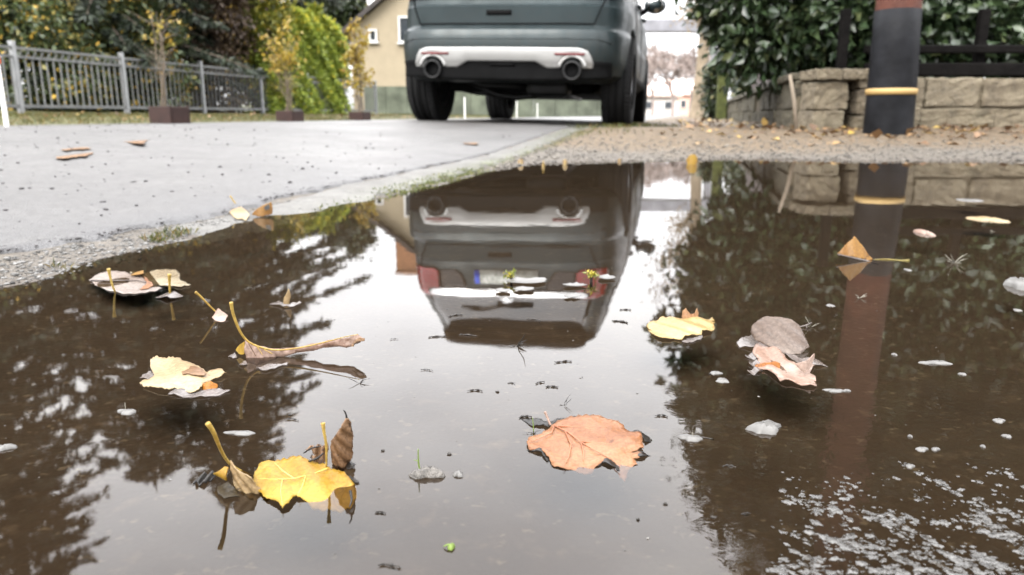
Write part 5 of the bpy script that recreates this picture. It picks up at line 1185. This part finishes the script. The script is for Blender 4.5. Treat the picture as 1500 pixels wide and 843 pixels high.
# grey dome leaf and pink leaf
DG = at(1150, 514).y
lf = cpx([(580, 215), (585, 185), (605, 152), (640, 127), (700, 130), (760, 145), (800, 175), (830, 222), (860, 288), (800, 306), (740, 306), (690, 292), (640, 268), (600, 252)], *C6)
o = blade('domed_leaf', jag(lf, 3, .03, 37), LGy, ('v', DG, 1.1), lambda u, v: -.010*(1-u*u)+.0008*math.sin(u*9+v*7)); leaf(o, 'grey brown domed leaf arched out of the water')
hpath('wet_edge', [[(640, 240), (690, 215), (760, 225), (800, 260)]], *C6, .004, .0008, LGl, o)
lf = cpx([(515, 265), (540, 248), (575, 242), (585, 230), (600, 248), (640, 268), (600, 294), (530, 288)], *C6); blade('wet_lobe', jag(lf, 3, .08, 38), LGl, ('h', .001), lambda u, v: .0012*math.cos(u*2), o)
tw = MB(); tp = at(1180, 480).y
o_tw = stem('twig', [(1172, 479, tp), (1180, 477, tp), (1189, 473, tp+.004)], [.0007, .001, .0006], LGl, o); stem('twig', [(1180, 477, tp), (1185, 486, tp-.003)], [.0008, .0004], LGl, o)
lf = cpx([(590, 315), (605, 285), (660, 273), (712, 290), (728, 330), (762, 360), (830, 372), (850, 350), (886, 328), (888, 372), (862, 408), (890, 425), (896, 470), (850, 472), (780, 454), (722, 450), (694, 420), (640, 392), (604, 386), (618, 350)], *C6)
o = blade('pink_leaf', jag(lf, 3, .08, 39), LPk, ('h', .0012), lambda u, v: .0025*max(0, v-.1)+.0011*math.sin(u*6+v*3)+.001*math.cos(u*11)); leaf(o, 'pink white crumpled leaf with an orange underside below the dome')
lf = cpx([(600, 372), (640, 356), (690, 350), (722, 366), (718, 390), (660, 396), (608, 388)], *C6); DP = at(1123, 541).y; blade('curled_corner', jag(lf, 2, .05, 40), LOd, ('v', DP+.002, .7), lambda u, v: -.003*(1-u*u), o)
for q_, sd__ in (([(735, 305), (780, 318), (830, 340), (900, 345), (948, 378), (900, 378), (830, 372), (780, 350)], 41), ([(555, 330), (590, 318), (640, 335), (600, 345)], 42), ([(565, 402), (600, 388), (640, 398), (600, 416)], 43), ([(575, 366), (610, 352), (640, 366), (600, 380)], 44)):
    blade('wet_lobe', jag(cpx(q_, *C6), 3, .08, sd__), LGl, ('h', .0008), lambda u, v: .001*math.sin(u*4), o)
D14 = at(1193, 556).y
lf = cpx([(800, 372), (850, 350), (888, 325), (890, 345), (868, 385), (840, 412)], *C6); blade('raised_lobe', jag(lf, 2, .05, 45), LPk, ('v', D14+.006, .2), lambda u, v: .003*u*u, o)
# brown folded leaf with a green stalk
C8 = (1180, 320, 3.5125); D15 = at(1255, 381).y
lf = cpx([(162, 182), (200, 135), (240, 88), (290, 145), (345, 210), (330, 218), (250, 198), (185, 188)], *C8); o = blade('tent_leaf', jag(lf, 3, .04, 46), LTa, ('v', D15, .5), lambda u, v: -.006*(1-abs(u))+.0008*math.sin(u*11)); leaf(o, 'golden brown leaf folded like a tent before the pole reflection')
stem('fold_rim', [(1227, 373, D15-.004), (1250, 378, D15-.006), (1276, 384, D15-.007), (1287, 388, D15-.007)], [.0016, .0013, .0016, .0011], LGl, o)
stem('stem', [(1280, 381, D15+.002), (1300, 380.5, D15), (1318, 382.5, D15-.004), (1332, 382.5, D15-.008)], [.0016, .0018, .0022, .0032], leaf_mat('olive stalk', (0.20, 0.165, 0.03), (0.27, 0.22, 0.05), (0.12, 0.06, 0.02), 50), o)
# leaves at the far shore
def shore_leaf(px, w, h, mat, lab, dz=.0, seed=0, st_=None):
    if w > 8 and seed != 50: w *= .55; h *= .7
    q = at(*px, .004); D = q.y; x, y = px
    pts = [(x-w/2, y+2), (x-w*.55, y-h*.4), (x-w*.25, y-h*.9), (x+w*.1, y-h), (x+w*.5, y-h*.6), (x+w*.5, y), (x+w*.1, y+3)]
    o = blade('shore_leaf', jag(pts, 3, .08, seed), mat, ('v', D, .25), lambda u, v: .012*u*u); leaf(o, lab)
    if st_: stem('stem', [(a, b_, D-.01) for a, b_ in st_], [.002, .0026][:len(st_)] if len(st_) == 2 else [.002]*len(st_), LYp, o)
    return o
shore_leaf((1015, 239), 15, 13, LY, 'small vivid orange yellow leaf standing at the far water line', seed=50)
shore_leaf((763, 240), 16, 10, LCr, 'cream leaf scrap hanging over the far shore, first beside the gutter', seed=51, st_=[(764, 238), (763, 251)])
shore_leaf((796, 243), 9, 6, LBe, 'tan leaf stalk between two cream scraps at the far shore', seed=52, st_=[(796, 236), (796, 250)])
shore_leaf((828, 240), 13, 10, LCr, 'cream leaf scrap with a hanging stalk nearest the car reflection middle', seed=53, st_=[(828, 236), (827, 249)])
shore_leaf((908, 236), 9, 5, LBe, 'tiny tan scrap on the shore above the dark car reflection', seed=54)
# flat leaves lying on the asphalt
def road_leaf(px, w, h, mat, lab, seed):
    x, y = px; rd = random.Random(seed); z = .012+.1
    for _ in range(60):
        q = at(x, y, z); z = z*.7+.3*(gz(q.x, q.y)+.0066)
    pts = [(x+w/2*math.cos(a)*(1+.3*math.sin(3*a+seed)), y+h/2*math.sin(a)*(1+.3*math.cos(2*a+seed))) for a in np.linspace(0, 2*math.pi, 15)[:-1]]
    o = blade('road_leaf', jag(pts, 3, .08, seed), mat, ('h', z), lambda u, v: .005*abs(u)*.2+.0008*math.sin(u*4+v*3), thick=.0006); o.location.z = o.location.z; leaf(o, lab, 'fallen leaves on the asphalt'); return o
LRo = leaf_mat('faded orange leaf', (0.38, 0.22, 0.12), (0.46, 0.31, 0.19), (0.26, 0.13, 0.07), 40)
road_leaf((108, 218), 40, 5, LRo, 'faded orange leaf lying on asphalt behind another', 1); road_leaf((98, 229), 42, 7, LRo, 'pale torn orange leaf lying on the asphalt', 2)
road_leaf((122, 226), 26, 6, LRo, 'pale orange leaf touching the torn one on the asphalt', 3); road_leaf((200, 207), 36, 7, LRo, 'tan orange leaf lying alone nearer the grass verge', 4)
road_leaf((690, 210), 20, 4, LRo, 'tan leaf on the asphalt beside the gutter behind the car', 6)

# ---- small floating bits
M_bit = leaf_mat('dark floating bit and meniscus', (0.018, 0.016, 0.014), (0.045, 0.04, 0.033), (0.09, 0.08, 0.07), 200, .6, 0.3, 0.0)
M_film = plain('greyish scum', (0.075, 0.072, 0.0678), 0.35, var=0.25, scale=60)
M_sprout = plain('green sprout', (0.09, 0.13, 0.025), 0.5, var=0.3, scale=60)
BG2 = 'dark crumbs and menisci on the open puddle water'; BL = 'tiny crumb of plant matter with its dark meniscus on the open water'
def ell(x, y, w, h, n=14, seed=0, t0=0.0):
    rd = random.Random(seed); return [(x+w/2*math.cos(a)*rd.uniform(.8, 1.1), y+h/2*math.sin(a)*rd.uniform(.75, 1.15)) for a in np.linspace(0, 2*math.pi, n+1)[:-1]]
def bit(px, py, w, h, seed, mat=M_bit, name='crumb_meniscus', zt=.0015, dome=.0005):
    o = blade(name, jag(ell(px, py, w, h*.8, 9, seed), 2, .25, seed), mat, ('h', .0003), lambda u, v: dome*max(0, 1-u*u-v*v)+.0003*math.sin(u*8), h=None); return o
BITS = [(625, 543, 18, 3), (695, 574, 30, 5), (729, 574, 13, 3), (749, 562, 14, 3), (792, 562, 20, 4), (806, 568, 20, 4), (825, 532, 30, 5), (770, 612, 22, 4), (968, 611, 24, 5), (577, 498, 14, 3), (556, 752, 18, 4), (570, 832, 40, 9), (658, 665, 12, 4),
        (975, 738, 8, 3), (935, 761, 8, 3), (1068, 685, 26, 6), (1092, 754, 18, 4), (1045, 758, 12, 4), (425, 608, 12, 4), (427, 616, 20, 4), (640, 495, 30, 4), (668, 464, 22, 5), (782, 471, 26, 6), (686, 493, 40, 4), (915, 455, 22, 3), (906, 472, 26, 3), (1040, 548, 10, 3), (561, 660, 9, 3)]
for i, (x, y, w, h) in enumerate(BITS):
    rd = random.Random(i*13+5); n = 12; w *= rd.uniform(.7, 1.1); arc = []; inn = []; th = rd.uniform(.28, .6); sk = rd.uniform(-.12, .12)
    for k in range(n+1):
        t = math.pi*(.02+.96*k/n); rr = 1+rd.uniform(-.08, .08); xx_ = math.cos(t)*w/2*rr; arc.append((x+xx_, y-math.sin(t)*h*.55*rr+sk*xx_)); inn.append((x+xx_*.93, y-math.sin(t)*h*(.55-th)*rr+sk*xx_+.4))
    mb = MB(); tk = rd.uniform(.0003, .0006)*min(1.5, w/18); j0, j1 = rd.randint(0, 2), rd.randint(9, 12)
    if w < 11: mb.blob(at(x, y, .0004), (.0011*w/9, .0008*w/9, .0006), 2, jit=.3)
    else: mb.tube([at(ax_, ay_, .0006) for ax_, ay_ in arc[j0:j1+1]], [tk*(1+.5*math.sin(k*1.9))*(.3+.7*math.sin(math.pi*(k+.5)/(j1-j0+1))) for k in range(j1-j0+1)], 6)  # arc: the dark reflection in a meniscus, drawn as a dark thin tube
    o = mb.build('crumb_meniscus', M_bit, None, origin=at(x, y), smooth=True); tag(o, BL, 'debris', BG2)
    if rd.random() < .5:
        Dq = at(x, y).y; stem('twig', [(x+rd.uniform(-.5, .1)*w, y-rd.uniform(0, 2), Dq), (x+rd.uniform(0, .3)*w, y+rd.uniform(0, 2.5), Dq), (x+rd.uniform(.3, .6)*w, y+rd.uniform(-2, 5), Dq)], [.0003, .0005, .0002], M_bit, o)
def sprig(px, py, n, size, mat, lab, seed, name='floating_sprig', cat='sprig', group='green and dry sprigs on the puddle', flat=.5):
    rd = random.Random(seed); q = at(px, py); mb = MB(); a_0 = rd.uniform(-.6, .6)
    for k in range(n):
        a = a_0+rd.gauss(0, .75)+(math.pi if rd.random() < .3 else 0); L = size*rd.uniform(.25, 1); e = Vector((math.cos(a)*L, math.sin(a)*L*.8, abs(rd.gauss(0, flat))*L)); mb.tube([q+e*rd.uniform(0, .3), q+e*.55+Vector((rd.gauss(0, L*.12), rd.gauss(0, L*.1), L*.08)), q+e], [size*.028, size*.026, size*.010], 5)
    o = mb.build(name, mat, None, origin=q, smooth=True); tag(o, lab, cat, group); return o
M_dry = plain('dry pale grass', (0.17, 0.16, 0.13), 0.5, var=0.25, scale=60)
def pond(px, py, s, lab, seed):   # little leafy water plant with floating rings
    q = at(px, py); root = empty('water_plant', q); rd = random.Random(seed); P = np.array([[q.x+rd.gauss(0, s*.22), q.y+rd.gauss(0, s*.2), s*(.25+.5*rd.random())] for _ in range(46)])
    V, Fc = leaf_cards(P, rng.normal(0, 1, P.shape)+np.array([0, 0, .4]), rng.uniform(.25, .5, len(P))*s, .6, .1)
    np_obj('leaves', V, Fc, M_plant, root, up4(rng.random(len(P))), q[:]); t = MB(); t.tube([q-Vector((0, 0, .01)), q+Vector((0, 0, s*.6))], s*.12, 6); t.build('stem', M_bit, root, origin=q); tag(root, lab, 'water plant', 'green and dry sprigs on the puddle')
M_plant = leaf_card_mat('tiny yellow green leaves', [(0, (0.05, 0.06, 0.015)), (0.6, (0.16, 0.17, 0.03)), (1, (0.36, 0.28, 0.03))], 0.5, 0.3)
pond(749, 411, .012, 'small green plant tuft poking through the number plate reflection', 1); pond(866, 413, .014, 'small green plant with orange bud over the tail lamp reflection', 2)
for i, (x, y, w, h) in enumerate([(772, 413, 60, 9), (768, 425, 30, 6), (737, 427, 24, 5), (842, 419, 34, 6), (838, 435, 26, 5), (888, 408, 26, 7)]):
    o = blade('floating_leaf_disc', ell(x, y, w, h, 18, i+90), M_film, ('h', .0009), lambda u, v: .0015*(u*u+v*v)); tag(o, 'pale film disc beside the green water plants', 'debris', 'pale film discs round the water plants')
sprig(757, 508, 9, .013, M_bit, 'dark star shaped sprig at the roof of the car reflection', 3)
sprig(527, 562, 6, .008, M_bit, 'small dark sprig alone in the open sky reflection', 4)
sprig(826, 594, 6, .006, M_bit, 'dark curled sprig behind the salmon orange leaf', 5)
sprig(1398, 386, 20, .014, M_dry, 'spiky pale grass tuft beyond the green stalk of tent leaf', 6, flat=.7)
sprig(1259, 437, 7, .010, M_dry, 'tiny pale twig over the rusty pole reflection', 7)
sprig(1188, 479, 5, .008, M_dry, 'pale forked twig touching the domed leaf', 8)
sprig(1455, 340, 5, .010, M_dry, 'pale grass scrap close to the far wall reflection', 9)
# sprouts and lumps
def lump(px, py, w, h, mat, lab, seed, cat='debris', rise=.004, name='floating_clump'):
    q = at(px, py); sx = w/2*abs(at(px+1, py).x-at(px, py).x); sy = h/2*abs(at(px, py-1).y-at(px, py).y); mb = MB()
    rd = random.Random(seed*7+1); n = 26; ph = rd.uniform(0, 6); ring_ = []
    for k in range(n):
        t = 2*math.pi*k/n; r = 1+.20*math.sin(2*t+ph)+.16*math.sin(3*t+ph*2)+.10*math.sin(7*t+ph*3)+rd.uniform(-.06, .06); ring_.append((math.cos(t)*r*sx, math.sin(t)*r*sy))
    vs = []; fs = []
    for f, hh in ((1.0, -.0004), (.9, rise*.45), (.62, rise*.85), (.3, rise)):
        for (a, b_) in ring_: vs.append((q.x+a*f+(1-f)*sx*.15, q.y+b_*f, hh*rd.uniform(.7, 1.15)))
    for i in range(3): fs += [(i*n+k, i*n+(k+1) % n, (i+1)*n+(k+1) % n, (i+1)*n+k) for k in range(n)]
    fs.append(tuple(3*n+k for k in range(n))); mb.add(vs, fs); o = mb.build(name, mat, None, origin=q, smooth=True); tag(o, lab, cat, 'small clumps on the puddle'); return o
M_lump = plain('grey wet clod', (0.085, 0.078, 0.07), 0.3, var=0.5, scale=220, bmp=0.5)
o = lump(625, 696, 44, 13, M_lump, 'grey wet clod with a thin green shoot', 1)
SDp = at(614, 690).y; stem('shoot', [(615, 690, SDp), (613, 676, SDp), (612.5, 658, SDp)], [.0006, .0006, .0003], M_sprout, o); stem('shoot', [(613, 676, SDp), (606, 674, SDp)], [.0004, .0002], M_sprout, o)
o = lump(661, 803, 11, 6, M_sprout, 'bright green seedling breaking the surface', 2, rise=.002); DS = at(661, 803).y
stem('shoot', [(650, 801, DS), (657, 798, DS), (664, 802, DS)], [.0004, .0006, .0006], M_sprout, o)
SDq = at(781, 632).y; o = sprig(781, 636, 4, .006, M_bit, 'dark crumb with a green shoot left of the orange leaf', 12); stem('shoot', [(782, 634, SDq), (781, 622, SDq), (780, 612, SDq)], [.0004, .0004, .0002], M_sprout, o)
lump(1120, 629, 50, 14, M_film, 'pale pebble of scum alone in the dark reflection', 3, rise=.004)
o = lump(1012, 643, 34, 8, M_film, 'flat pale scrap with a dark twig at reflection border', 4, rise=.002); DW = at(1012, 643).y; stem('twig', [(1008, 645, DW), (1024, 641, DW), (1046, 644, DW)], [.0005, .001, .0004], M_bit, o); stem('twig', [(1016, 642, DW), (1014, 634, DW)], [.0005, .0003], M_dry, o)
lump(671, 696, 13, 8, M_film, 'small pale crumb right of the wet clod', 5, rise=.002)
lump(1492, 420, 30, 14, M_film, 'pale clump at the edge of the view in dark water', 6, rise=.008)
o = lump(186, 604, 28, 7, M_film, 'pale flake with a hair thin stalk in the spruce reflection', 7, rise=.0016); DZ = at(184, 602).y; stem('twig', [(184, 603, DZ), (183, 590, DZ)], [.0004, .0002], M_dry, o)
lump(8, 657, 26, 8, M_film, 'pale flake cut by the edge of the view', 8, rise=.002); lump(352, 635, 44, 6, M_film, 'thin pale sliver above the thick yellow stalk', 9, rise=.0012)
o = lump(1370, 532, 38, 6, M_film, 'long pale sliver with a tiny stalk in dark water', 10, rise=.0016); lump(1058, 558, 22, 6, M_film, 'pale oval flake near the pink leaf', 11, rise=.0012); lump(1048, 547, 16, 5, M_film, 'smaller pale flake near the pink leaf', 12, rise=.0012)
lump(1446, 322, 36, 8, LCr, 'cream leaf fragment on dark water under the far wall', 13, rise=.004); lump(1352, 342, 11, 8, LPk, 'pinkish leaf fragment on dark water before the wall', 14, rise=.005); lump(1420, 294, 36, 3, M_film, 'thin white streak of scum close to the far shore', 15, rise=.003)
for i, (x, y, w, h) in enumerate([(1410, 549, 10, 3), (1310, 520, 6, 3), (1222, 573, 30, 4), (1463, 617, 16, 6), (1490, 455, 8, 4), (1350, 659, 18, 6), (1370, 659, 11, 4), (1333, 684, 12, 5), (1440, 655, 6, 3), (1333, 640, 5, 3), (1475, 640, 12, 4), (1216, 448, 9, 4), (1330, 396, 8, 3), (1240, 573, 10, 3)]):
    o = lump(x, y, w, h, M_film, 'tiny pale fleck of scum on the dark tree reflection', 20+i, rise=.0012); o['group'] = 'pale flecks on the dark tree reflection'
# foam of scum in the near corner, sky glints put into its colour: beyond counting
fo = MB(); rd = random.Random(77); cnt = 0
def foam_glint_density(x, y):
    # streaky band from the middle of the near edge to the far corner of the breeze patch
    a = (x-1140)/360; b_ = (y-670)/173
    if a < 0 or b_ < 0 or x < 1130+.1*max(0, y-760): return 0
    return .38*min(1, .3+a)+.62*(math.sin(a*9+b_*14+2*math.sin(a*4))*.5+.5)
seeds = []
while len(seeds) < 95:
    x = rd.uniform(1140, 1530); y = 672+178*rd.random()**.8
    if y < 738-.12*(x-1140) and rd.random() > .12: continue
    if rd.random() > foam_glint_density(x, y): continue
    seeds.append((x, y, rd.uniform(10, 46), rd.uniform(.25, .6)))
while cnt < 1650:
    sx0, sy0, L, slope = rd.choice(seeds); tt = rd.gauss(0, .6)*L; x = sx0+tt+rd.gauss(0, 3); y = sy0+tt*slope+rd.gauss(0, 3.2)
    if cnt % 6 == 0: x = rd.uniform(1140, 1530); y = rd.uniform(690, 850)
    if y < 676 or y > 880 or x < 1128: continue
    w = rd.choice([2.2, 3, 3, 4, 4, 5, 6, 7, 9, 12, 16])*rd.uniform(.7, 1.3)*(.7+.5*(y-676)/170); pts = []
    lob = rd.randint(2, 5); ph = rd.uniform(0, 6.28); sk = rd.uniform(.0, .7)
    for k in range(20):
        a = 2*math.pi*k/20; r = 1+.24*math.sin(lob*a+ph)+.16*math.sin((lob+3)*a+ph*2)+rd.uniform(-.10, .10)
        dx = w/2*r*math.cos(a); pts.append((x+dx, y+w*.17*r*math.sin(a)+sk*dx*.6))
    P = [at(px, py, 0) for px, py in pts]; c = sum(P, Vector())/len(P); n = len(P); r_ = max((p-c).length for p in P); hz_ = min(.0012, r_*.16)
    vs = [(p.x, p.y, -.0003) for p in P]+[(c.x+(p.x-c.x)*.82, c.y+(p.y-c.y)*.82, hz_*.75*rd.uniform(.6, 1.2)) for p in P]+[(c.x+(p.x-c.x)*.4, c.y+(p.y-c.y)*.4, hz_*rd.uniform(.6, 1.3)) for p in P]+[(c.x, c.y, hz_)]
    fs = [(k, (k+1) % n, n+(k+1) % n, n+k) for k in range(n)]+[(n+k, n+(k+1) % n, 2*n+(k+1) % n, 2*n+k) for k in range(n)]+[(2*n+k, 2*n+(k+1) % n, 3*n) for k in range(n)]
    fo.add(vs, fs, tint=rd.random()); cnt += 1
M_foam_glints = tint_mat('thin grey scum foam and sky glints', [(0, (0.0296, 0.0281, 0.026)), (0.5, (0.0492, 0.0473, 0.0443)), (1, (0.074, 0.0715, 0.068))], 0.3)
nt = M_foam_glints.node_tree; b = nt.nodes['Principled BSDF']
nt.links.new(ramp(nt, [(0.36, (0.25, 0.25, 0.25)), (0.55, (0.95, 0.95, 0.95))], noise(nt, 260, 3, .6)), b.inputs['Alpha'])
o = fo.build('foam_glints', M_foam_glints, None, smooth=True); tag(o, kind='stuff')
def open_water(n):
    P = pick(n, -.35, .8, .27, 1.3, lambda x, y: (sdist(x, y) < -.02) & (rng.random(len(x)) < .25+.75*(wob(x, y, 11, 2.5) > .25))); P[:, 2] = .0002; return P
o = stones(420, open_water, .00022, .0008, 'dust_specks', tint_mat('floating dust', [(0, (0.012, 0.011, 0.010)), (0.55, (0.05, 0.046, 0.04)), (1, (0.15, 0.14, 0.125))]), sink=.5, flat=.5); tag(o, kind='stuff')
o = blades(170, lambda n: pick(n, -.62, -.2, .85, 1.35, lambda x, y: (np.abs(sdist(x, y)-.01) < .02) & ((np.hypot(x-at(262, 350).x, y-at(262, 350).y) < .05) | (np.hypot(x-at(60, 400).x, y-at(60, 400).y) < .03))), .006, .016, 'edge_grass', M_grass, .10, .7); tag(o, kind='stuff')

# ================================================================== SKY, SUN, CAMERA
W = bpy.data.worlds.new('World'); S.world = W; W.use_nodes = True; nt = W.node_tree; nt.nodes.clear()
SUN_EL, SUN_ROT = 38.0, 215.0
sky = N(nt, 'ShaderNodeTexSky'); sky.sky_type = 'NISHITA'; sky.sun_disc = False; sky.sun_elevation = R(SUN_EL); sky.sun_rotation = R(SUN_ROT); sky.air_density = 1.0; sky.dust_density = 3.0; sky.ozone_density = 1.0
hs_ = N(nt, 'ShaderNodeHueSaturation'); hs_.inputs['Saturation'].default_value = 0.10; nt.links.new(sky.outputs[0], hs_.inputs['Color'])
tc = N(nt, 'ShaderNodeTexCoord'); mp_ = N(nt, 'ShaderNodeMapping'); mp_.inputs['Scale'].default_value = (1.0, 1.0, 2.6); nt.links.new(tc.outputs['Generated'], mp_.inputs['Vector'])
cn = N(nt, 'ShaderNodeTexNoise'); cn.inputs['Scale'].default_value = 2.6; cn.inputs['Detail'].default_value = 5; cn.inputs['Roughness'].default_value = .5; nt.links.new(mp_.outputs[0], cn.inputs['Vector'])
cl_ = ramp(nt, [(0.34, (0.74, 0.74, 0.765)), (0.52, (0.88, 0.88, 0.90)), (0.68, (1.0, 0.995, 0.985))], cn.outputs[0])
SKYK = 9.0
cv = N(nt, 'ShaderNodeVectorMath', operation='SCALE'); cv.inputs['Scale'].default_value = SKYK; nt.links.new(cl_, cv.inputs[0])
col = mixc(nt, 0.86, hs_.outputs[0], cv.outputs[0])
sx_ = N(nt, 'ShaderNodeSeparateXYZ'); nt.links.new(tc.outputs['Generated'], sx_.inputs[0])
gm = N(nt, 'ShaderNodeMath', operation='MULTIPLY_ADD', use_clamp=False); nt.links.new(sx_.outputs[2], gm.inputs[0]); gm.inputs[1].default_value = 2.4; gm.inputs[2].default_value = 0.42
gv = N(nt, 'ShaderNodeVectorMath', operation='SCALE'); nt.links.new(col, gv.inputs[0]); nt.links.new(gm.outputs[0], gv.inputs['Scale']); col = gv.outputs[0]
bg = N(nt, 'ShaderNodeBackground'); bg.inputs['Strength'].default_value = 0.10; nt.links.new(col, bg.inputs[0])
ou = N(nt, 'ShaderNodeOutputWorld'); nt.links.new(bg.outputs[0], ou.inputs[0])
sl = bpy.data.lights.new('sun', 'SUN'); sl.energy = 0.6; sl.angle = R(25); sl.color = (1.0, 0.95, 0.87)
so = bpy.data.objects.new('sun', sl); COL.objects.link(so)
az = R(SUN_ROT); dv = Vector((math.sin(az)*math.cos(R(SUN_EL)), math.cos(az)*math.cos(R(SUN_EL)), math.sin(R(SUN_EL))))
so.rotation_euler = dv.to_track_quat('Z', 'Y').to_euler(); so.location = (0, 0, 20)
cam = bpy.data.cameras.new('camera'); co = bpy.data.objects.new('camera', cam); COL.objects.link(co); S.camera = co
cam.sensor_width = 36; cam.sensor_fit = 'HORIZONTAL'; cam.lens = 36*F/1500; cam.clip_start = .01; cam.clip_end = 1000
co.location = (0, 0, HC); co.rotation_euler = (math.pi/2-PITCH, 0, 0)
cam.dof.use_dof = True; cam.dof.focus_distance = .47; cam.dof.aperture_fstop = 12.5
S.view_settings.view_transform = 'Standard'; S.view_settings.look = 'None'; S.view_settings.exposure = 2.4; S.view_settings.gamma = 1.0
S.cycles.use_denoising = True; S.cycles.max_bounces = 8; S.cycles.transparent_max_bounces = 12; S.cycles.caustics_reflective = False; S.cycles.caustics_refractive = False
